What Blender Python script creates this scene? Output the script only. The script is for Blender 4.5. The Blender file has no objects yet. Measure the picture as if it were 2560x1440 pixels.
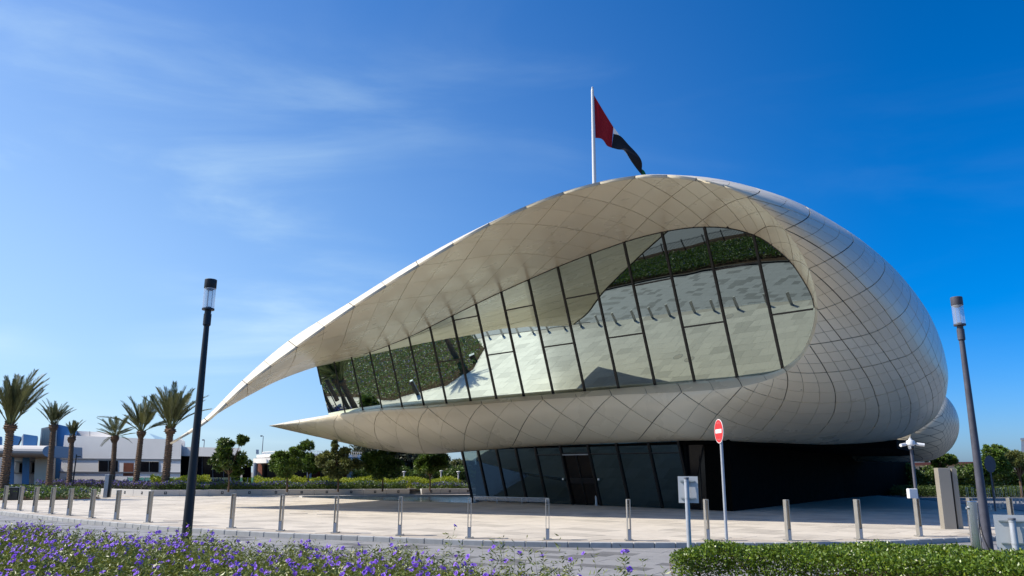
import bpy, math, random
import numpy as np
from mathutils import Vector, Matrix

random.seed(7)
rng = np.random.default_rng(11)
S = bpy.context.scene
COL = S.collection
R_ = math.radians

# ------------------------------------------------------------------ camera, sky, sun, exposure
FPX, PITCH, ROLL, HC = 1960.0, R_(13.29), R_(0.26), 1.63
cam_d = bpy.data.cameras.new("camera")
cam_d.sensor_width = 36.0
cam_d.lens = FPX / 2560 * 36.0
cam_d.clip_start = 0.1
cam_d.clip_end = 4000
cam = bpy.data.objects.new("camera", cam_d)
COL.objects.link(cam)
_r = np.array([1.0, 0, 0])
_u = np.array([0, -math.sin(PITCH), math.cos(PITCH)])
FW = np.array([0, math.cos(PITCH), math.sin(PITCH)])
CR = math.cos(ROLL) * _r + math.sin(ROLL) * _u
CU = -math.sin(ROLL) * _r + math.cos(ROLL) * _u
CAM = np.array([0, 0, HC])
cam.matrix_world = Matrix(((CR[0], CU[0], -FW[0], 0), (CR[1], CU[1], -FW[1], 0), (CR[2], CU[2], -FW[2], HC), (0, 0, 0, 1)))
S.camera = cam

SUN_EL, SUN_AZ = R_(46.0), R_(270.0 + 3.0)      # compass azimuth: 270 = from -X
sun_dir = Vector((math.sin(SUN_AZ) * math.cos(SUN_EL), math.cos(SUN_AZ) * math.cos(SUN_EL), math.sin(SUN_EL)))
sd = bpy.data.lights.new("sun", "SUN")
sd.energy = 4.0
sd.angle = R_(0.53)
sd.color = (1.0, 0.93, 0.81)
so = bpy.data.objects.new("sun", sd)
so.rotation_euler = sun_dir.to_track_quat("Z", "Y").to_euler()
so.location = (-40, 0, 60)
COL.objects.link(so)

world = bpy.data.worlds.new("World")
S.world = world
world.use_nodes = True
wn, wl = world.node_tree.nodes, world.node_tree.links
wn.clear()
wo = wn.new("ShaderNodeOutputWorld")
bg = wn.new("ShaderNodeBackground")
sky = wn.new("ShaderNodeTexSky")
sky.sky_type = "NISHITA"
sky.sun_disc = False
sky.sun_elevation = SUN_EL
sky.sun_rotation = SUN_AZ
sky.air_density = 0.7
sky.dust_density = 1.5
sky.ozone_density = 8.0
hs = wn.new("ShaderNodeHueSaturation")
hs.inputs["Saturation"].default_value = 1.36
hs.inputs["Value"].default_value = 1.0
hs.inputs["Hue"].default_value = 0.502
# thin cirrus veil on the sunward side, with drawn-out streaks
def wnode(kind, **kw):
    n = wn.new(kind)
    for k, v in kw.items(): setattr(n, k, v)
    return n
def wmath(op, a, b=None, clamp=False):
    n = wnode("ShaderNodeMath", operation=op, use_clamp=clamp)
    for i, v in ((0, a), (1, b)):
        if v is None: continue
        if isinstance(v, (int, float)): n.inputs[i].default_value = v
        else: wl.new(v, n.inputs[i])
    return n.outputs[0]
tc = wnode("ShaderNodeTexCoord")
sx = wnode("ShaderNodeSeparateXYZ"); wl.new(tc.outputs["Generated"], sx.inputs[0])
mp = wnode("ShaderNodeMapping")
mp.inputs["Location"].default_value = (2.3, 1.1, 0.9)
mp.inputs["Rotation"].default_value = (0.0, R_(-38), R_(20))
mp.inputs["Scale"].default_value = (1.0, 1.6, 4.6)
wl.new(tc.outputs["Generated"], mp.inputs["Vector"])
nz = wnode("ShaderNodeTexNoise"); nz.inputs["Scale"].default_value = 1.9; nz.inputs["Detail"].default_value = 8; nz.inputs["Roughness"].default_value = 0.55; nz.inputs["Distortion"].default_value = 0.5
wl.new(mp.outputs["Vector"], nz.inputs["Vector"])
nz2 = wnode("ShaderNodeTexNoise"); nz2.inputs["Scale"].default_value = 2.1; nz2.inputs["Detail"].default_value = 3
mp2 = wnode("ShaderNodeMapping"); mp2.inputs["Location"].default_value = (2.3, 1.1, 0.9)
wl.new(tc.outputs["Generated"], mp2.inputs["Vector"]); wl.new(mp2.outputs["Vector"], nz2.inputs["Vector"])
def wrange(v, a, b):
    n = wnode("ShaderNodeMapRange"); n.interpolation_type = "SMOOTHSTEP"
    n.inputs[1].default_value = a; n.inputs[2].default_value = b
    wl.new(v, n.inputs[0]); return n.outputs[0]
streak = wmath("MULTIPLY", wrange(nz.outputs["Fac"], 0.44, 0.78), wrange(nz2.outputs["Fac"], 0.33, 0.66))
side = wrange(wmath("MULTIPLY", sx.outputs[0], -1.0), -0.48, 0.72)
low = wrange(wmath("MULTIPLY", sx.outputs[2], -1.0), -0.75, -0.05)
veil = wmath("MULTIPLY", side, wmath("ADD", wmath("MULTIPLY", low, 0.54), 0.045))
strk = wmath("MULTIPLY", wmath("ADD", wmath("MULTIPLY", wmath("MULTIPLY", side, low), 0.95), 0.035), streak)
fac = wmath("ADD", veil, strk, True)
mx = wnode("ShaderNodeMix", data_type="RGBA")
mx.inputs[7].default_value = (3.6, 4.75, 5.3, 1)
wl.new(sky.outputs["Color"], hs.inputs["Color"])
wl.new(hs.outputs["Color"], mx.inputs[6])
wl.new(fac, mx.inputs[0])
wl.new(mx.outputs[2], bg.inputs["Color"])
bg.inputs["Strength"].default_value = 0.13
wl.new(bg.outputs["Background"], wo.inputs["Surface"])

S.render.engine = "CYCLES"
S.view_settings.view_transform = "Standard"
S.view_settings.look = "None"
S.view_settings.gamma = 1.0
S.view_settings.use_curve_mapping = False
S.view_settings.exposure = 0.62
S.cycles.max_bounces = 8
S.cycles.transparent_max_bounces = 12
S.cycles.caustics_reflective = False
S.cycles.caustics_refractive = False
S.cycles.use_denoising = True

# ------------------------------------------------------------------ helpers: survey geometry
def ray(x, y):
    return FW + CR * ((x - 1280) / FPX) - CU * ((y - 720) / FPX)
def at(x, y, Y):
    d = ray(x, y)
    return CAM + d * (Y / d[1])
def ground(x, y, h=0.0):
    d = ray(x, y)
    return CAM + d * ((h - HC) / d[2])
def proj(P):
    v = np.asarray(P, float) - CAM
    z = v @ FW
    return np.array([1280 + FPX * (v @ CR) / z, 720 - FPX * (v @ CU) / z])
def unit(v):
    v = np.asarray(v, float)
    return v / max(np.linalg.norm(v), 1e-12)

# ------------------------------------------------------------------ helpers: materials
def mat(name, col, rough=0.6, metal=0.0, spec=0.5, noise=None, bump=None, attr=False, coat=0.0, transl=0.0):
    m = bpy.data.materials.new(name)
    m.use_nodes = True
    n, l = m.node_tree.nodes, m.node_tree.links
    b = n["Principled BSDF"]
    b.inputs["Roughness"].default_value = rough
    b.inputs["Metallic"].default_value = metal
    b.inputs["Specular IOR Level"].default_value = spec
    b.inputs["Coat Weight"].default_value = coat
    src = None
    c = n.new("ShaderNodeRGB"); c.outputs[0].default_value = (*col, 1)
    src = c.outputs[0]
    if noise:
        amt, scale = noise
        t = n.new("ShaderNodeTexCoord")
        nt = n.new("ShaderNodeTexNoise"); nt.inputs["Scale"].default_value = scale; nt.inputs["Detail"].default_value = 6
        l.new(t.outputs["Object"], nt.inputs["Vector"])
        mr = n.new("ShaderNodeMapRange"); mr.inputs[1].default_value = 0.25; mr.inputs[2].default_value = 0.75
        mr.inputs[3].default_value = 1 - amt; mr.inputs[4].default_value = 1 + amt
        l.new(nt.outputs["Fac"], mr.inputs[0])
        mm = n.new("ShaderNodeMix"); mm.data_type = "RGBA"; mm.blend_type = "MULTIPLY"; mm.inputs[0].default_value = 1
        l.new(src, mm.inputs[6]); l.new(mr.outputs[0], mm.inputs[7])
        src = mm.outputs[2]
        rr = n.new("ShaderNodeMapRange"); rr.inputs[1].default_value = 0.2; rr.inputs[2].default_value = 0.8
        rr.inputs[3].default_value = max(0.02, rough - 0.08); rr.inputs[4].default_value = min(1, rough + 0.08)
        l.new(nt.outputs["Fac"], rr.inputs[0]); l.new(rr.outputs[0], b.inputs["Roughness"])
    if attr:
        a = n.new("ShaderNodeAttribute"); a.attribute_name = "tint"
        mm = n.new("ShaderNodeMix"); mm.data_type = "RGBA"; mm.blend_type = "MULTIPLY"; mm.inputs[0].default_value = 1
        l.new(src, mm.inputs[6]); l.new(a.outputs["Color"], mm.inputs[7])
        src = mm.outputs[2]
    l.new(src, b.inputs["Base Color"])
    if bump:
        amt, scale = bump
        t = n.new("ShaderNodeTexCoord")
        nt = n.new("ShaderNodeTexNoise"); nt.inputs["Scale"].default_value = scale; nt.inputs["Detail"].default_value = 5
        l.new(t.outputs["Object"], nt.inputs["Vector"])
        bp = n.new("ShaderNodeBump"); bp.inputs["Strength"].default_value = 1.0; bp.inputs["Distance"].default_value = amt
        l.new(nt.outputs["Fac"], bp.inputs["Height"]); l.new(bp.outputs[0], b.inputs["Normal"])
    if transl > 0:
        tr = n.new("ShaderNodeBsdfTranslucent")
        l.new(src, tr.inputs["Color"])
        ms = n.new("ShaderNodeMixShader"); ms.inputs[0].default_value = transl
        l.new(b.outputs[0], ms.inputs[1]); l.new(tr.outputs[0], ms.inputs[2])
        l.new(ms.outputs[0], n["Material Output"].inputs["Surface"])
    return m

def glass_mat(name, tint, refl, wave=0.0, wscale=0.6, rtint=(0.85, 0.97, 0.92), gain=1.0):
    """Coated facade glass: mirror part grows with angle, the rest is tinted see-through."""
    m = bpy.data.materials.new(name)
    m.use_nodes = True
    n, l = m.node_tree.nodes, m.node_tree.links
    n.remove(n["Principled BSDF"])
    g = n.new("ShaderNodeBsdfGlossy"); g.inputs["Roughness"].default_value = 0.0; g.inputs["Color"].default_value = (*rtint, 1)
    t = n.new("ShaderNodeBsdfTransparent"); t.inputs["Color"].default_value = (*tint, 1)
    fr = n.new("ShaderNodeFresnel"); fr.inputs["IOR"].default_value = 1.5
    mr = n.new("ShaderNodeMapRange"); mr.inputs[1].default_value = 0.0; mr.inputs[2].default_value = 1.0
    mr.inputs[3].default_value = refl; mr.inputs[4].default_value = 1.0
    l.new(fr.outputs[0], mr.inputs[0])
    ms = n.new("ShaderNodeMixShader")
    l.new(mr.outputs[0], ms.inputs[0]); l.new(t.outputs[0], ms.inputs[1]); l.new(g.outputs[0], ms.inputs[2])
    l.new(ms.outputs[0], n["Material Output"].inputs["Surface"])
    if wave:
        tcn = n.new("ShaderNodeTexCoord")
        nt = n.new("ShaderNodeTexNoise"); nt.inputs["Scale"].default_value = wscale; nt.inputs["Detail"].default_value = 1.5
        l.new(tcn.outputs["Object"], nt.inputs["Vector"])
        bp = n.new("ShaderNodeBump"); bp.inputs["Distance"].default_value = wave
        l.new(nt.outputs["Fac"], bp.inputs["Height"])
        l.new(bp.outputs[0], g.inputs["Normal"]); l.new(bp.outputs[0], fr.inputs["Normal"])
    return m

M = {}
M["clad"] = mat("cladding", (0.75, 0.672, 0.515), 0.30, spec=0.5, noise=(0.03, 0.5), attr=True)
M["joint"] = mat("joint", (0.035, 0.033, 0.03), 0.9)
M["frame"] = mat("frame_black", (0.006, 0.006, 0.007), 0.4)
M["glass"] = glass_mat("facade_glass", (0.16, 0.23, 0.21), 0.34, 0.0035, 0.45, (0.77, 0.92, 0.86))
M["glass_low"] = glass_mat("entrance_glass", (0.10, 0.15, 0.18), 0.20, 0.003, 0.5, (0.55, 0.85, 1.0))
M["stone_shaded"] = mat("dark_stone_shaded", (0.0025, 0.0024, 0.0022), 0.85, spec=0.04, noise=(0.15, 2.0))  # dark stone with the deep shade under the hull put into its colour
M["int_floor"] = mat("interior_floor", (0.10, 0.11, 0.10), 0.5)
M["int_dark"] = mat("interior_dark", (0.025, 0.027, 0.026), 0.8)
M["paver"] = mat("plaza_stone", (0.525, 0.472, 0.395), 0.75, noise=(0.07, 3.0), bump=(0.002, 40), attr=True)
M["paver_base"] = mat("plaza_bed", (0.40, 0.35, 0.29), 0.85, noise=(0.08, 0.8))
M["road"] = mat("road_paver", (0.235, 0.232, 0.232), 0.7, noise=(0.08, 3.0), bump=(0.002, 30), attr=True)
M["road_base"] = mat("road_bed", (0.19, 0.188, 0.188), 0.85, noise=(0.1, 1.0))
M["kerb"] = mat("kerb_concrete", (0.36, 0.36, 0.35), 0.8, noise=(0.12, 5.0), attr=True)
M["asphalt"] = mat("asphalt", (0.13, 0.13, 0.135), 0.85, noise=(0.15, 1.2))
M["sand"] = mat("far_ground", (0.17, 0.15, 0.12), 0.9, noise=(0.15, 0.05))
M["soil"] = mat("mulch", (0.055, 0.035, 0.022), 0.95, spec=0.05, noise=(0.4, 14.0), bump=(0.008, 18))
M["steel"] = mat("stainless", (0.58, 0.575, 0.56), 0.34, metal=0.9, noise=(0.05, 6))
M["steel_sat"] = mat("stainless_satin", (0.47, 0.45, 0.41), 0.42, metal=0.7, noise=(0.06, 5))
M["steel_pol"] = mat("stainless_polished", (0.60, 0.60, 0.60), 0.22, metal=1.0)
M["pole_dark"] = mat("lamp_paint", (0.010, 0.011, 0.016), 0.45, noise=(0.1, 4))
M["pole_grey"] = mat("lamp_paint_worn", (0.075, 0.075, 0.095), 0.5, noise=(0.25, 5))
M["galv"] = mat("galvanised", (0.42, 0.44, 0.47), 0.5, metal=0.3, noise=(0.08, 9))
M["sign_back"] = mat("sign_back", (0.56, 0.58, 0.59), 0.55, noise=(0.04, 6))
M["white_plastic"] = mat("white_plastic", (0.72, 0.73, 0.74), 0.4)
M["black"] = mat("black_plastic", (0.01, 0.01, 0.012), 0.35)
M["sign_red"] = mat("sign_red", (0.62, 0.03, 0.035), 0.4)
M["sign_white"] = mat("sign_white", (0.80, 0.80, 0.78), 0.4)
M["flag_red"] = mat("flag_red", (0.30, 0.004, 0.010), 0.8, transl=0.3)
M["flag_white"] = mat("flag_white", (0.75, 0.75, 0.74), 0.8, transl=0.3)
M["flag_black"] = mat("flag_black", (0.006, 0.006, 0.010), 0.85)
M["flag_green"] = mat("flag_green", (0.0, 0.07, 0.025), 0.8, transl=0.2)
M["pole_white"] = mat("flagpole_paint", (0.70, 0.70, 0.69), 0.45)
M["wall_white"] = mat("white_render", (0.80, 0.77, 0.72), 0.8, noise=(0.04, 0.6))
M["wall_beige"] = mat("beige_stone", (0.62, 0.55, 0.45), 0.8, noise=(0.05, 1.0))
M["wall_blue"] = mat("blue_panel", (0.055, 0.20, 0.43), 0.6, noise=(0.06, 0.8))
M["trim_grey"] = mat("grey_trim", (0.14, 0.15, 0.17), 0.6)
M["wood"] = mat("brown_wood", (0.16, 0.045, 0.018), 0.5, noise=(0.2, 2.0))
M["dark_glass"] = mat("dark_window", (0.006, 0.006, 0.008), 0.12, spec=0.18)
M["pale_glass"] = mat("pale_roof_glass", (0.42, 0.56, 0.58), 0.3)
M["teal_glass"] = glass_mat("balustrade_glass", (0.50, 0.80, 0.74), 0.18)
M["planter"] = mat("planter_concrete", (0.52, 0.50, 0.47), 0.8, noise=(0.05, 1.0))
M["totem"] = mat("totem_metal", (0.29, 0.265, 0.225), 0.5, noise=(0.05, 1.0))
M["trunk"] = mat("palm_trunk", (0.16, 0.10, 0.06), 0.95, noise=(0.3, 6.0))
M["bark"] = mat("tree_bark", (0.12, 0.075, 0.045), 0.95, noise=(0.3, 8.0))
M["stem"] = mat("hedge_stem", (0.20, 0.125, 0.07), 0.9)
M["palm"] = mat("palm_leaf", (0.155, 0.165, 0.060), 0.55, attr=True, transl=0.15)
M["leaf_dark"] = mat("dark_foliage", (0.110, 0.185, 0.028), 0.5, attr=True, transl=0.22)
M["leaf_light"] = mat("light_foliage", (0.16, 0.19, 0.060), 0.55, attr=True, transl=0.22)
M["leaf_grey"] = mat("grey_foliage", (0.085, 0.10, 0.055), 0.6, attr=True, transl=0.2)
M["leaf_hedge"] = mat("hedge_leaf", (0.150, 0.235, 0.022), 0.36, spec=0.55, attr=True, transl=0.25)
M["leaf_bed"] = mat("bed_leaf", (0.175, 0.22, 0.040), 0.42, attr=True, transl=0.22)
M["leaf_yellow"] = mat("golden_shrub", (0.34, 0.40, 0.02), 0.6, attr=True, transl=0.25)
M["petal"] = mat("petal_violet", (0.27, 0.10, 0.80), 0.55, attr=True, transl=0.3)
M["petal_far"] = mat("petal_violet_far", (0.15, 0.10, 0.42), 0.6, attr=True, transl=0.2)
M["water"] = mat("pool_water", (0.012, 0.022, 0.028), 0.03, spec=0.6, bump=(0.02, 4.0))
M["fence"] = mat("fence_iron", (0.010, 0.010, 0.011), 0.5)
M["roof_red"] = mat("red_roof", (0.42, 0.13, 0.08), 0.8)
M["cream"] = mat("cream_wall", (0.60, 0.50, 0.38), 0.8)
def clear_glass(name):
    m = bpy.data.materials.new(name); m.use_nodes = True
    n, l = m.node_tree.nodes, m.node_tree.links
    n.remove(n["Principled BSDF"])
    t = n.new("ShaderNodeBsdfTransparent"); t.inputs["Color"].default_value = (0.90, 0.91, 0.93, 1)
    g = n.new("ShaderNodeBsdfDiffuse"); g.inputs["Color"].default_value = (0.75, 0.75, 0.78, 1)
    gl_ = n.new("ShaderNodeBsdfGlossy"); gl_.inputs["Roughness"].default_value = 0.08
    a = n.new("ShaderNodeMixShader"); a.inputs[0].default_value = 0.22
    b = n.new("ShaderNodeMixShader"); b.inputs[0].default_value = 0.08
    l.new(t.outputs[0], a.inputs[1]); l.new(g.outputs[0], a.inputs[2])
    l.new(a.outputs[0], b.inputs[1]); l.new(gl_.outputs[0], b.inputs[2])
    l.new(b.outputs[0], n["Material Output"].inputs["Surface"])
    return m
M["lantern"] = clear_glass("lantern_glass")

# ------------------------------------------------------------------ helpers: objects
ORG = {}
def link(o, parent=None):
    COL.objects.link(o)
    if parent is not None:
        o.parent = parent
    return o
def tag(o, label=None, cat=None, group=None, kind=None):
    if label: o["label"] = label
    if cat: o["category"] = cat
    if group: o["group"] = group
    if kind: o["kind"] = kind
    return o
def thing(name, loc, label, cat, group=None, rotz=0.0):
    o = bpy.data.objects.new(name, None)
    o.empty_display_size = 0.2
    o.location = loc
    o.rotation_euler = (0, 0, rotz)
    ORG[o.name] = np.array(loc, float)
    link(o)
    return tag(o, label, cat, group)
def origin(o):
    p = o
    while p.parent is not None: p = p.parent
    return ORG.get(p.name, np.zeros(3))
def raw_mesh(name, V, F, m=None, smooth=False, tint=None, normals=None, angle=None):
    V = np.asarray(V, np.float32)
    me = bpy.data.meshes.new(name)
    if isinstance(F, np.ndarray) and F.ndim == 2:
        k = F.shape[1]
        me.vertices.add(len(V)); me.vertices.foreach_set("co", V.ravel())
        me.loops.add(F.size); me.loops.foreach_set("vertex_index", F.astype(np.int32).ravel())
        me.polygons.add(len(F)); me.polygons.foreach_set("loop_start", np.arange(0, F.size, k, dtype=np.int32))
        me.update(calc_edges=True)
    else:
        me.from_pydata(V.tolist(), [], [list(map(int, f)) for f in F])
    if m is not None: me.materials.append(m)
    if tint is not None:
        t = np.asarray(tint, np.float32)
        a = me.color_attributes.new("tint", "FLOAT_COLOR", "POINT")
        if t.ndim == 1: t = np.repeat(t[:, None], 3, 1)
        a.data.foreach_set("color", np.concatenate([t, np.ones((len(t), 1), np.float32)], 1).ravel())
    if smooth:
        me.polygons.foreach_set("use_smooth", np.ones(len(me.polygons), bool))
        if angle is not None: me.set_sharp_from_angle(angle=angle)
    me.validate()
    if normals is not None:
        me.normals_split_custom_set_from_vertices(np.asarray(normals).tolist())
    return me
def add_mesh(name, V, F, m, parent=None, local=False, **kw):
    V = np.asarray(V, float)
    if parent is not None and not local: V = V - origin(parent)
    o = bpy.data.objects.new(name, raw_mesh(name, V, F, m, **kw))
    return link(o, parent)
class MB:
    """collects simple solids into one mesh"""
    def __init__(s): s.v = []; s.f = []; s.t = []; s.tint = 1.0
    def add(s, V, F, tint=None):
        b = len(s.v)
        s.v.extend([tuple(map(float, p)) for p in V]); s.f.extend([[b + i for i in f] for f in F])
        s.t.extend([s.tint if tint is None else tint] * len(V))
        return s
    def box(s, c, d, rz=0.0, ax=None, tint=None):
        c = np.asarray(c, float)
        if ax is None:
            A = np.array([[math.cos(rz), math.sin(rz), 0], [-math.sin(rz), math.cos(rz), 0], [0, 0, 1]])
        else: A = np.asarray(ax, float)
        V = []
        for k in (-1, 1):
            for (i, j) in ((-1, -1), (1, -1), (1, 1), (-1, 1)):
                V.append(c + A[0] * i * d[0] / 2 + A[1] * j * d[1] / 2 + A[2] * k * d[2] / 2)
        return s.add(V, [(0, 3, 2, 1), (4, 5, 6, 7), (0, 1, 5, 4), (1, 2, 6, 5), (2, 3, 7, 6), (3, 0, 4, 7)], tint)
    def bevbox(s, c, d, b=0.01, rz=0.0, tint=None):
        """box with chamfered vertical and top edges"""
        c = np.asarray(c, float); A = np.array([[math.cos(rz), math.sin(rz), 0], [-math.sin(rz), math.cos(rz), 0], [0, 0, 1]])
        def ring(hx, hy, bb, z):
            p = [(-hx + bb, -hy), (hx - bb, -hy), (hx, -hy + bb), (hx, hy - bb), (hx - bb, hy), (-hx + bb, hy), (-hx, hy - bb), (-hx, -hy + bb)]
            return [c + A[0] * x + A[1] * y + A[2] * z for x, y in p]
        hx, hy, hz = d[0] / 2, d[1] / 2, d[2] / 2
        V = ring(hx, hy, b, -hz) + ring(hx, hy, b, hz - b) + ring(hx - b, hy - b, b * 0.6, hz)
        F = [list(range(7, -1, -1)), list(range(16, 24))]
        for r in (0, 8):
            for i in range(8): F.append((r + i, r + (i + 1) % 8, r + 8 + (i + 1) % 8, r + 8 + i))
        return s.add(V, F, tint)
    def prism(s, poly, z0, z1, tint=None):
        n = len(poly)
        area = sum(poly[i][0] * poly[(i + 1) % n][1] - poly[(i + 1) % n][0] * poly[i][1] for i in range(n))
        if area < 0: poly = poly[::-1]
        V = [(p[0], p[1], z0) for p in poly] + [(p[0], p[1], z1) for p in poly]
        F = [list(range(n - 1, -1, -1)), list(range(n, 2 * n))] + [(i, (i + 1) % n, n + (i + 1) % n, n + i) for i in range(n)]
        return s.add(V, F, tint)
    def slab(s, front, back, tint=None):
        """loft between two polygons of equal count (closed solid)"""
        n = len(front)
        V = list(front) + list(back)
        F = [list(range(n)), list(range(2 * n - 1, n - 1, -1))] + [((i + 1) % n, i, n + i, n + (i + 1) % n) for i in range(n)]
        return s.add(V, F, tint)
    def tube(s, pts, rad, n=8, cap=True, tint=None):
        pts = [np.asarray(p, float) for p in pts]
        if not hasattr(rad, "__len__"): rad = [rad] * len(pts)
        V = []; up = np.array([0.13, 0.31, 0.94])
        for i, p in enumerate(pts):
            d = unit(pts[min(i + 1, len(pts) - 1)] - pts[max(i - 1, 0)])
            a = np.cross(d, up)
            if np.linalg.norm(a) < 1e-3: a = np.cross(d, [1, 0, 0])
            a = unit(a); b = np.cross(d, a)
            for k in range(n):
                th = 2 * math.pi * k / n
                V.append(p + rad[i] * (a * math.cos(th) + b * math.sin(th)))
        F = []
        for i in range(len(pts) - 1):
            for k in range(n):
                F.append((i * n + k, i * n + (k + 1) % n, (i + 1) * n + (k + 1) % n, (i + 1) * n + k))
        if cap:
            F.append(list(range(n - 1, -1, -1))); F.append(list(range((len(pts) - 1) * n, len(pts) * n)))
        return s.add(V, F, tint)
    def lathe(s, c, prof, n=16, tint=None):
        """prof: (r, z) list, around a vertical axis at c"""
        c = np.asarray(c, float); V = []
        for r, z in prof:
            for k in range(n):
                th = 2 * math.pi * k / n
                V.append(c + np.array([r * math.cos(th), r * math.sin(th), z]))
        F = []
        for i in range(len(prof) - 1):
            for k in range(n):
                F.append((i * n + k, i * n + (k + 1) % n, (i + 1) * n + (k + 1) % n, (i + 1) * n + k))
        F.append(list(range(n - 1, -1, -1))); F.append(list(range((len(prof) - 1) * n, len(prof) * n)))
        return s.add(V, F, tint)
    def build(s, name, m, parent=None, local=False, smooth=False, angle=None, tint=False):
        return add_mesh(name, np.array(s.v), s.f, m, parent, local, smooth=smooth, angle=angle, tint=np.array(s.t, float) if tint else None)

def spline(ts, ps):
    ts = np.asarray(ts, float); ps = np.asarray(ps, float)
    if ps.ndim == 1: ps = ps[:, None]
    n = len(ts)
    m = np.zeros_like(ps)
    for i in range(n):
        if i == 0: m[i] = (ps[1] - ps[0]) / (ts[1] - ts[0])
        elif i == n - 1: m[i] = (ps[-1] - ps[-2]) / (ts[-1] - ts[-2])
        else:
            h0, h1 = ts[i] - ts[i - 1], ts[i + 1] - ts[i]
            m[i] = ((ps[i] - ps[i - 1]) / h0 * h1 + (ps[i + 1] - ps[i]) / h1 * h0) / (h0 + h1)
    def f(t):
        t = min(max(t, ts[0]), ts[-1])
        i = int(min(max(np.searchsorted(ts, t) - 1, 0), n - 2))
        h = ts[i + 1] - ts[i]; u = (t - ts[i]) / h
        r = (2*u**3 - 3*u**2 + 1) * ps[i] + (u**3 - 2*u**2 + u) * h * m[i] + (-2*u**3 + 3*u**2) * ps[i + 1] + (u**3 - u**2) * h * m[i + 1]
        return r if len(r) > 1 else float(r[0])
    return f
def lin(ts, vs): return lambda t: float(np.interp(t, ts, vs))
def smooth01(x):
    x = min(max(x, 0.0), 1.0); return x * x * (3 - 2 * x)
def in_poly(x, y, poly):
    c = False; n = len(poly)
    for i in range(n):
        x1, y1 = poly[i][:2]; x2, y2 = poly[(i + 1) % n][:2]
        if (y1 > y) != (y2 > y) and x < (x2 - x1) * (y - y1) / (y2 - y1) + x1: c = not c
    return c
def clip_poly(poly, fn):
    out = []
    n = len(poly)
    for i in range(n):
        a, b = poly[i], poly[(i + 1) % n]
        fa, fb = fn(a), fn(b)
        if fa >= 0: out.append(a)
        if (fa >= 0) != (fb >= 0):
            k = fa / (fa - fb)
            out.append(tuple(np.array(a) + (np.array(b) - np.array(a)) * k))
    res = []
    for p in out:
        if not res or np.linalg.norm(np.array(p) - np.array(res[-1])) > 1e-6: res.append(p)
    if len(res) > 1 and np.linalg.norm(np.array(res[0]) - np.array(res[-1])) < 1e-6: res.pop()
    return res

# ------------------------------------------------------------------ the setting: ground, plaza, road
BOL_PX = [(9, 1273), (47.5, 1277), (85, 1281), (126.6, 1285), (171.5, 1289), (227, 1295), (290, 1300), (370, 1306), (466, 1314), (578, 1320),
          (701, 1327), (838, 1332), (999, 1338), (1173, 1345), (1369, 1349), (1573, 1351), (1769, 1350), (1972, 1351), (2150, 1348), (2300, 1341)]
BOL = [ground(*q)[:2] for q in BOL_PX]
BOL_EXT_L = [(-24.0 - 1.52 * k, 36.9 + 1.30 * k) for k in range(14)]     # the row goes on beyond the left edge (seen mirrored in the glass)
BOL_R = [np.array(p) for p in ((13.1, 23.2), (14.55, 23.7), (15.9, 24.6))]
line = [np.array(p) for p in BOL_EXT_L[::-1]] + BOL + BOL_R + [np.array(p) for p in ((17.6, 26.0), (19.4, 28.2), (20.9, 31), (22.4, 35), (24, 40), (26, 48), (28, 58), (30, 70))]
def offset_line(pts, d):
    out = []
    for i, p in enumerate(pts):
        t = unit(pts[min(i + 1, len(pts) - 1)] - pts[max(i - 1, 0)])
        out.append(p + d * np.array([t[1], -t[0]]))     # to the right of travel = towards the camera
    return out
# resample + smooth
def resample(pts, step):
    pts = [np.asarray(p, float) for p in pts]
    L = [0]
    for i in range(1, len(pts)): L.append(L[-1] + np.linalg.norm(pts[i] - pts[i - 1]))
    f = spline(L, pts)
    n = max(2, int(L[-1] / step))
    return [f(L[-1] * k / n) for k in range(n + 1)]
def smooth_line(pts, it=3):
    P = [np.array(p) for p in pts]
    for _ in range(it):
        P = [P[0]] + [(P[i - 1] + 2 * P[i] + P[i + 1]) / 4 for i in range(1, len(P) - 1)] + [P[-1]]
    return P
row_line = smooth_line(resample(line, 0.5), 6)
kerb_in = offset_line(row_line, 0.55)
kerb_out = offset_line(row_line, 0.70)

MB().add([(-3000, -3000, -0.30), (3000, -3000, -0.30), (3000, 3000, -0.30), (-3000, 3000, -0.30)], [(0, 1, 2, 3)]).build("ground", M["sand"])["kind"] = "structure"
plaza_poly = [tuple(p) for p in kerb_in] + [(34, 80), (30, 100), (-70, 100), (-70, 66)]
plaza = MB().add([(x, y, -0.006) for x, y in plaza_poly], [list(range(len(plaza_poly)))]).build("plaza", M["paver_base"])
plaza["kind"] = "structure"
road_outer = [(-58, 58), (-45, 46.5), (-35.4, 37.0), (-26, 27.0), (-20.6, 22.6), (-15, 19.9), (-11, 18.2), (-6.6, 15.8), (-1.9, 13.6), (0.4, 13.0), (2.6, 13.25), (5, 13.9), (7.6, 15.6), (9.4, 17.4), (11, 18.2), (15, 19.2), (22, 21.5), (32, 27), (42, 36), (52, 54), (60, 75)]
road_outer = smooth_line(resample(road_outer, 0.5), 6)
road_poly = [tuple(p) for p in kerb_out] + [tuple(p) for p in road_outer[::-1]]
road = MB().add([(x, y, -0.125) for x, y in road_poly], [list(range(len(road_poly)))]).build("road", M["road_base"])
road["kind"] = "structure"

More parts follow.
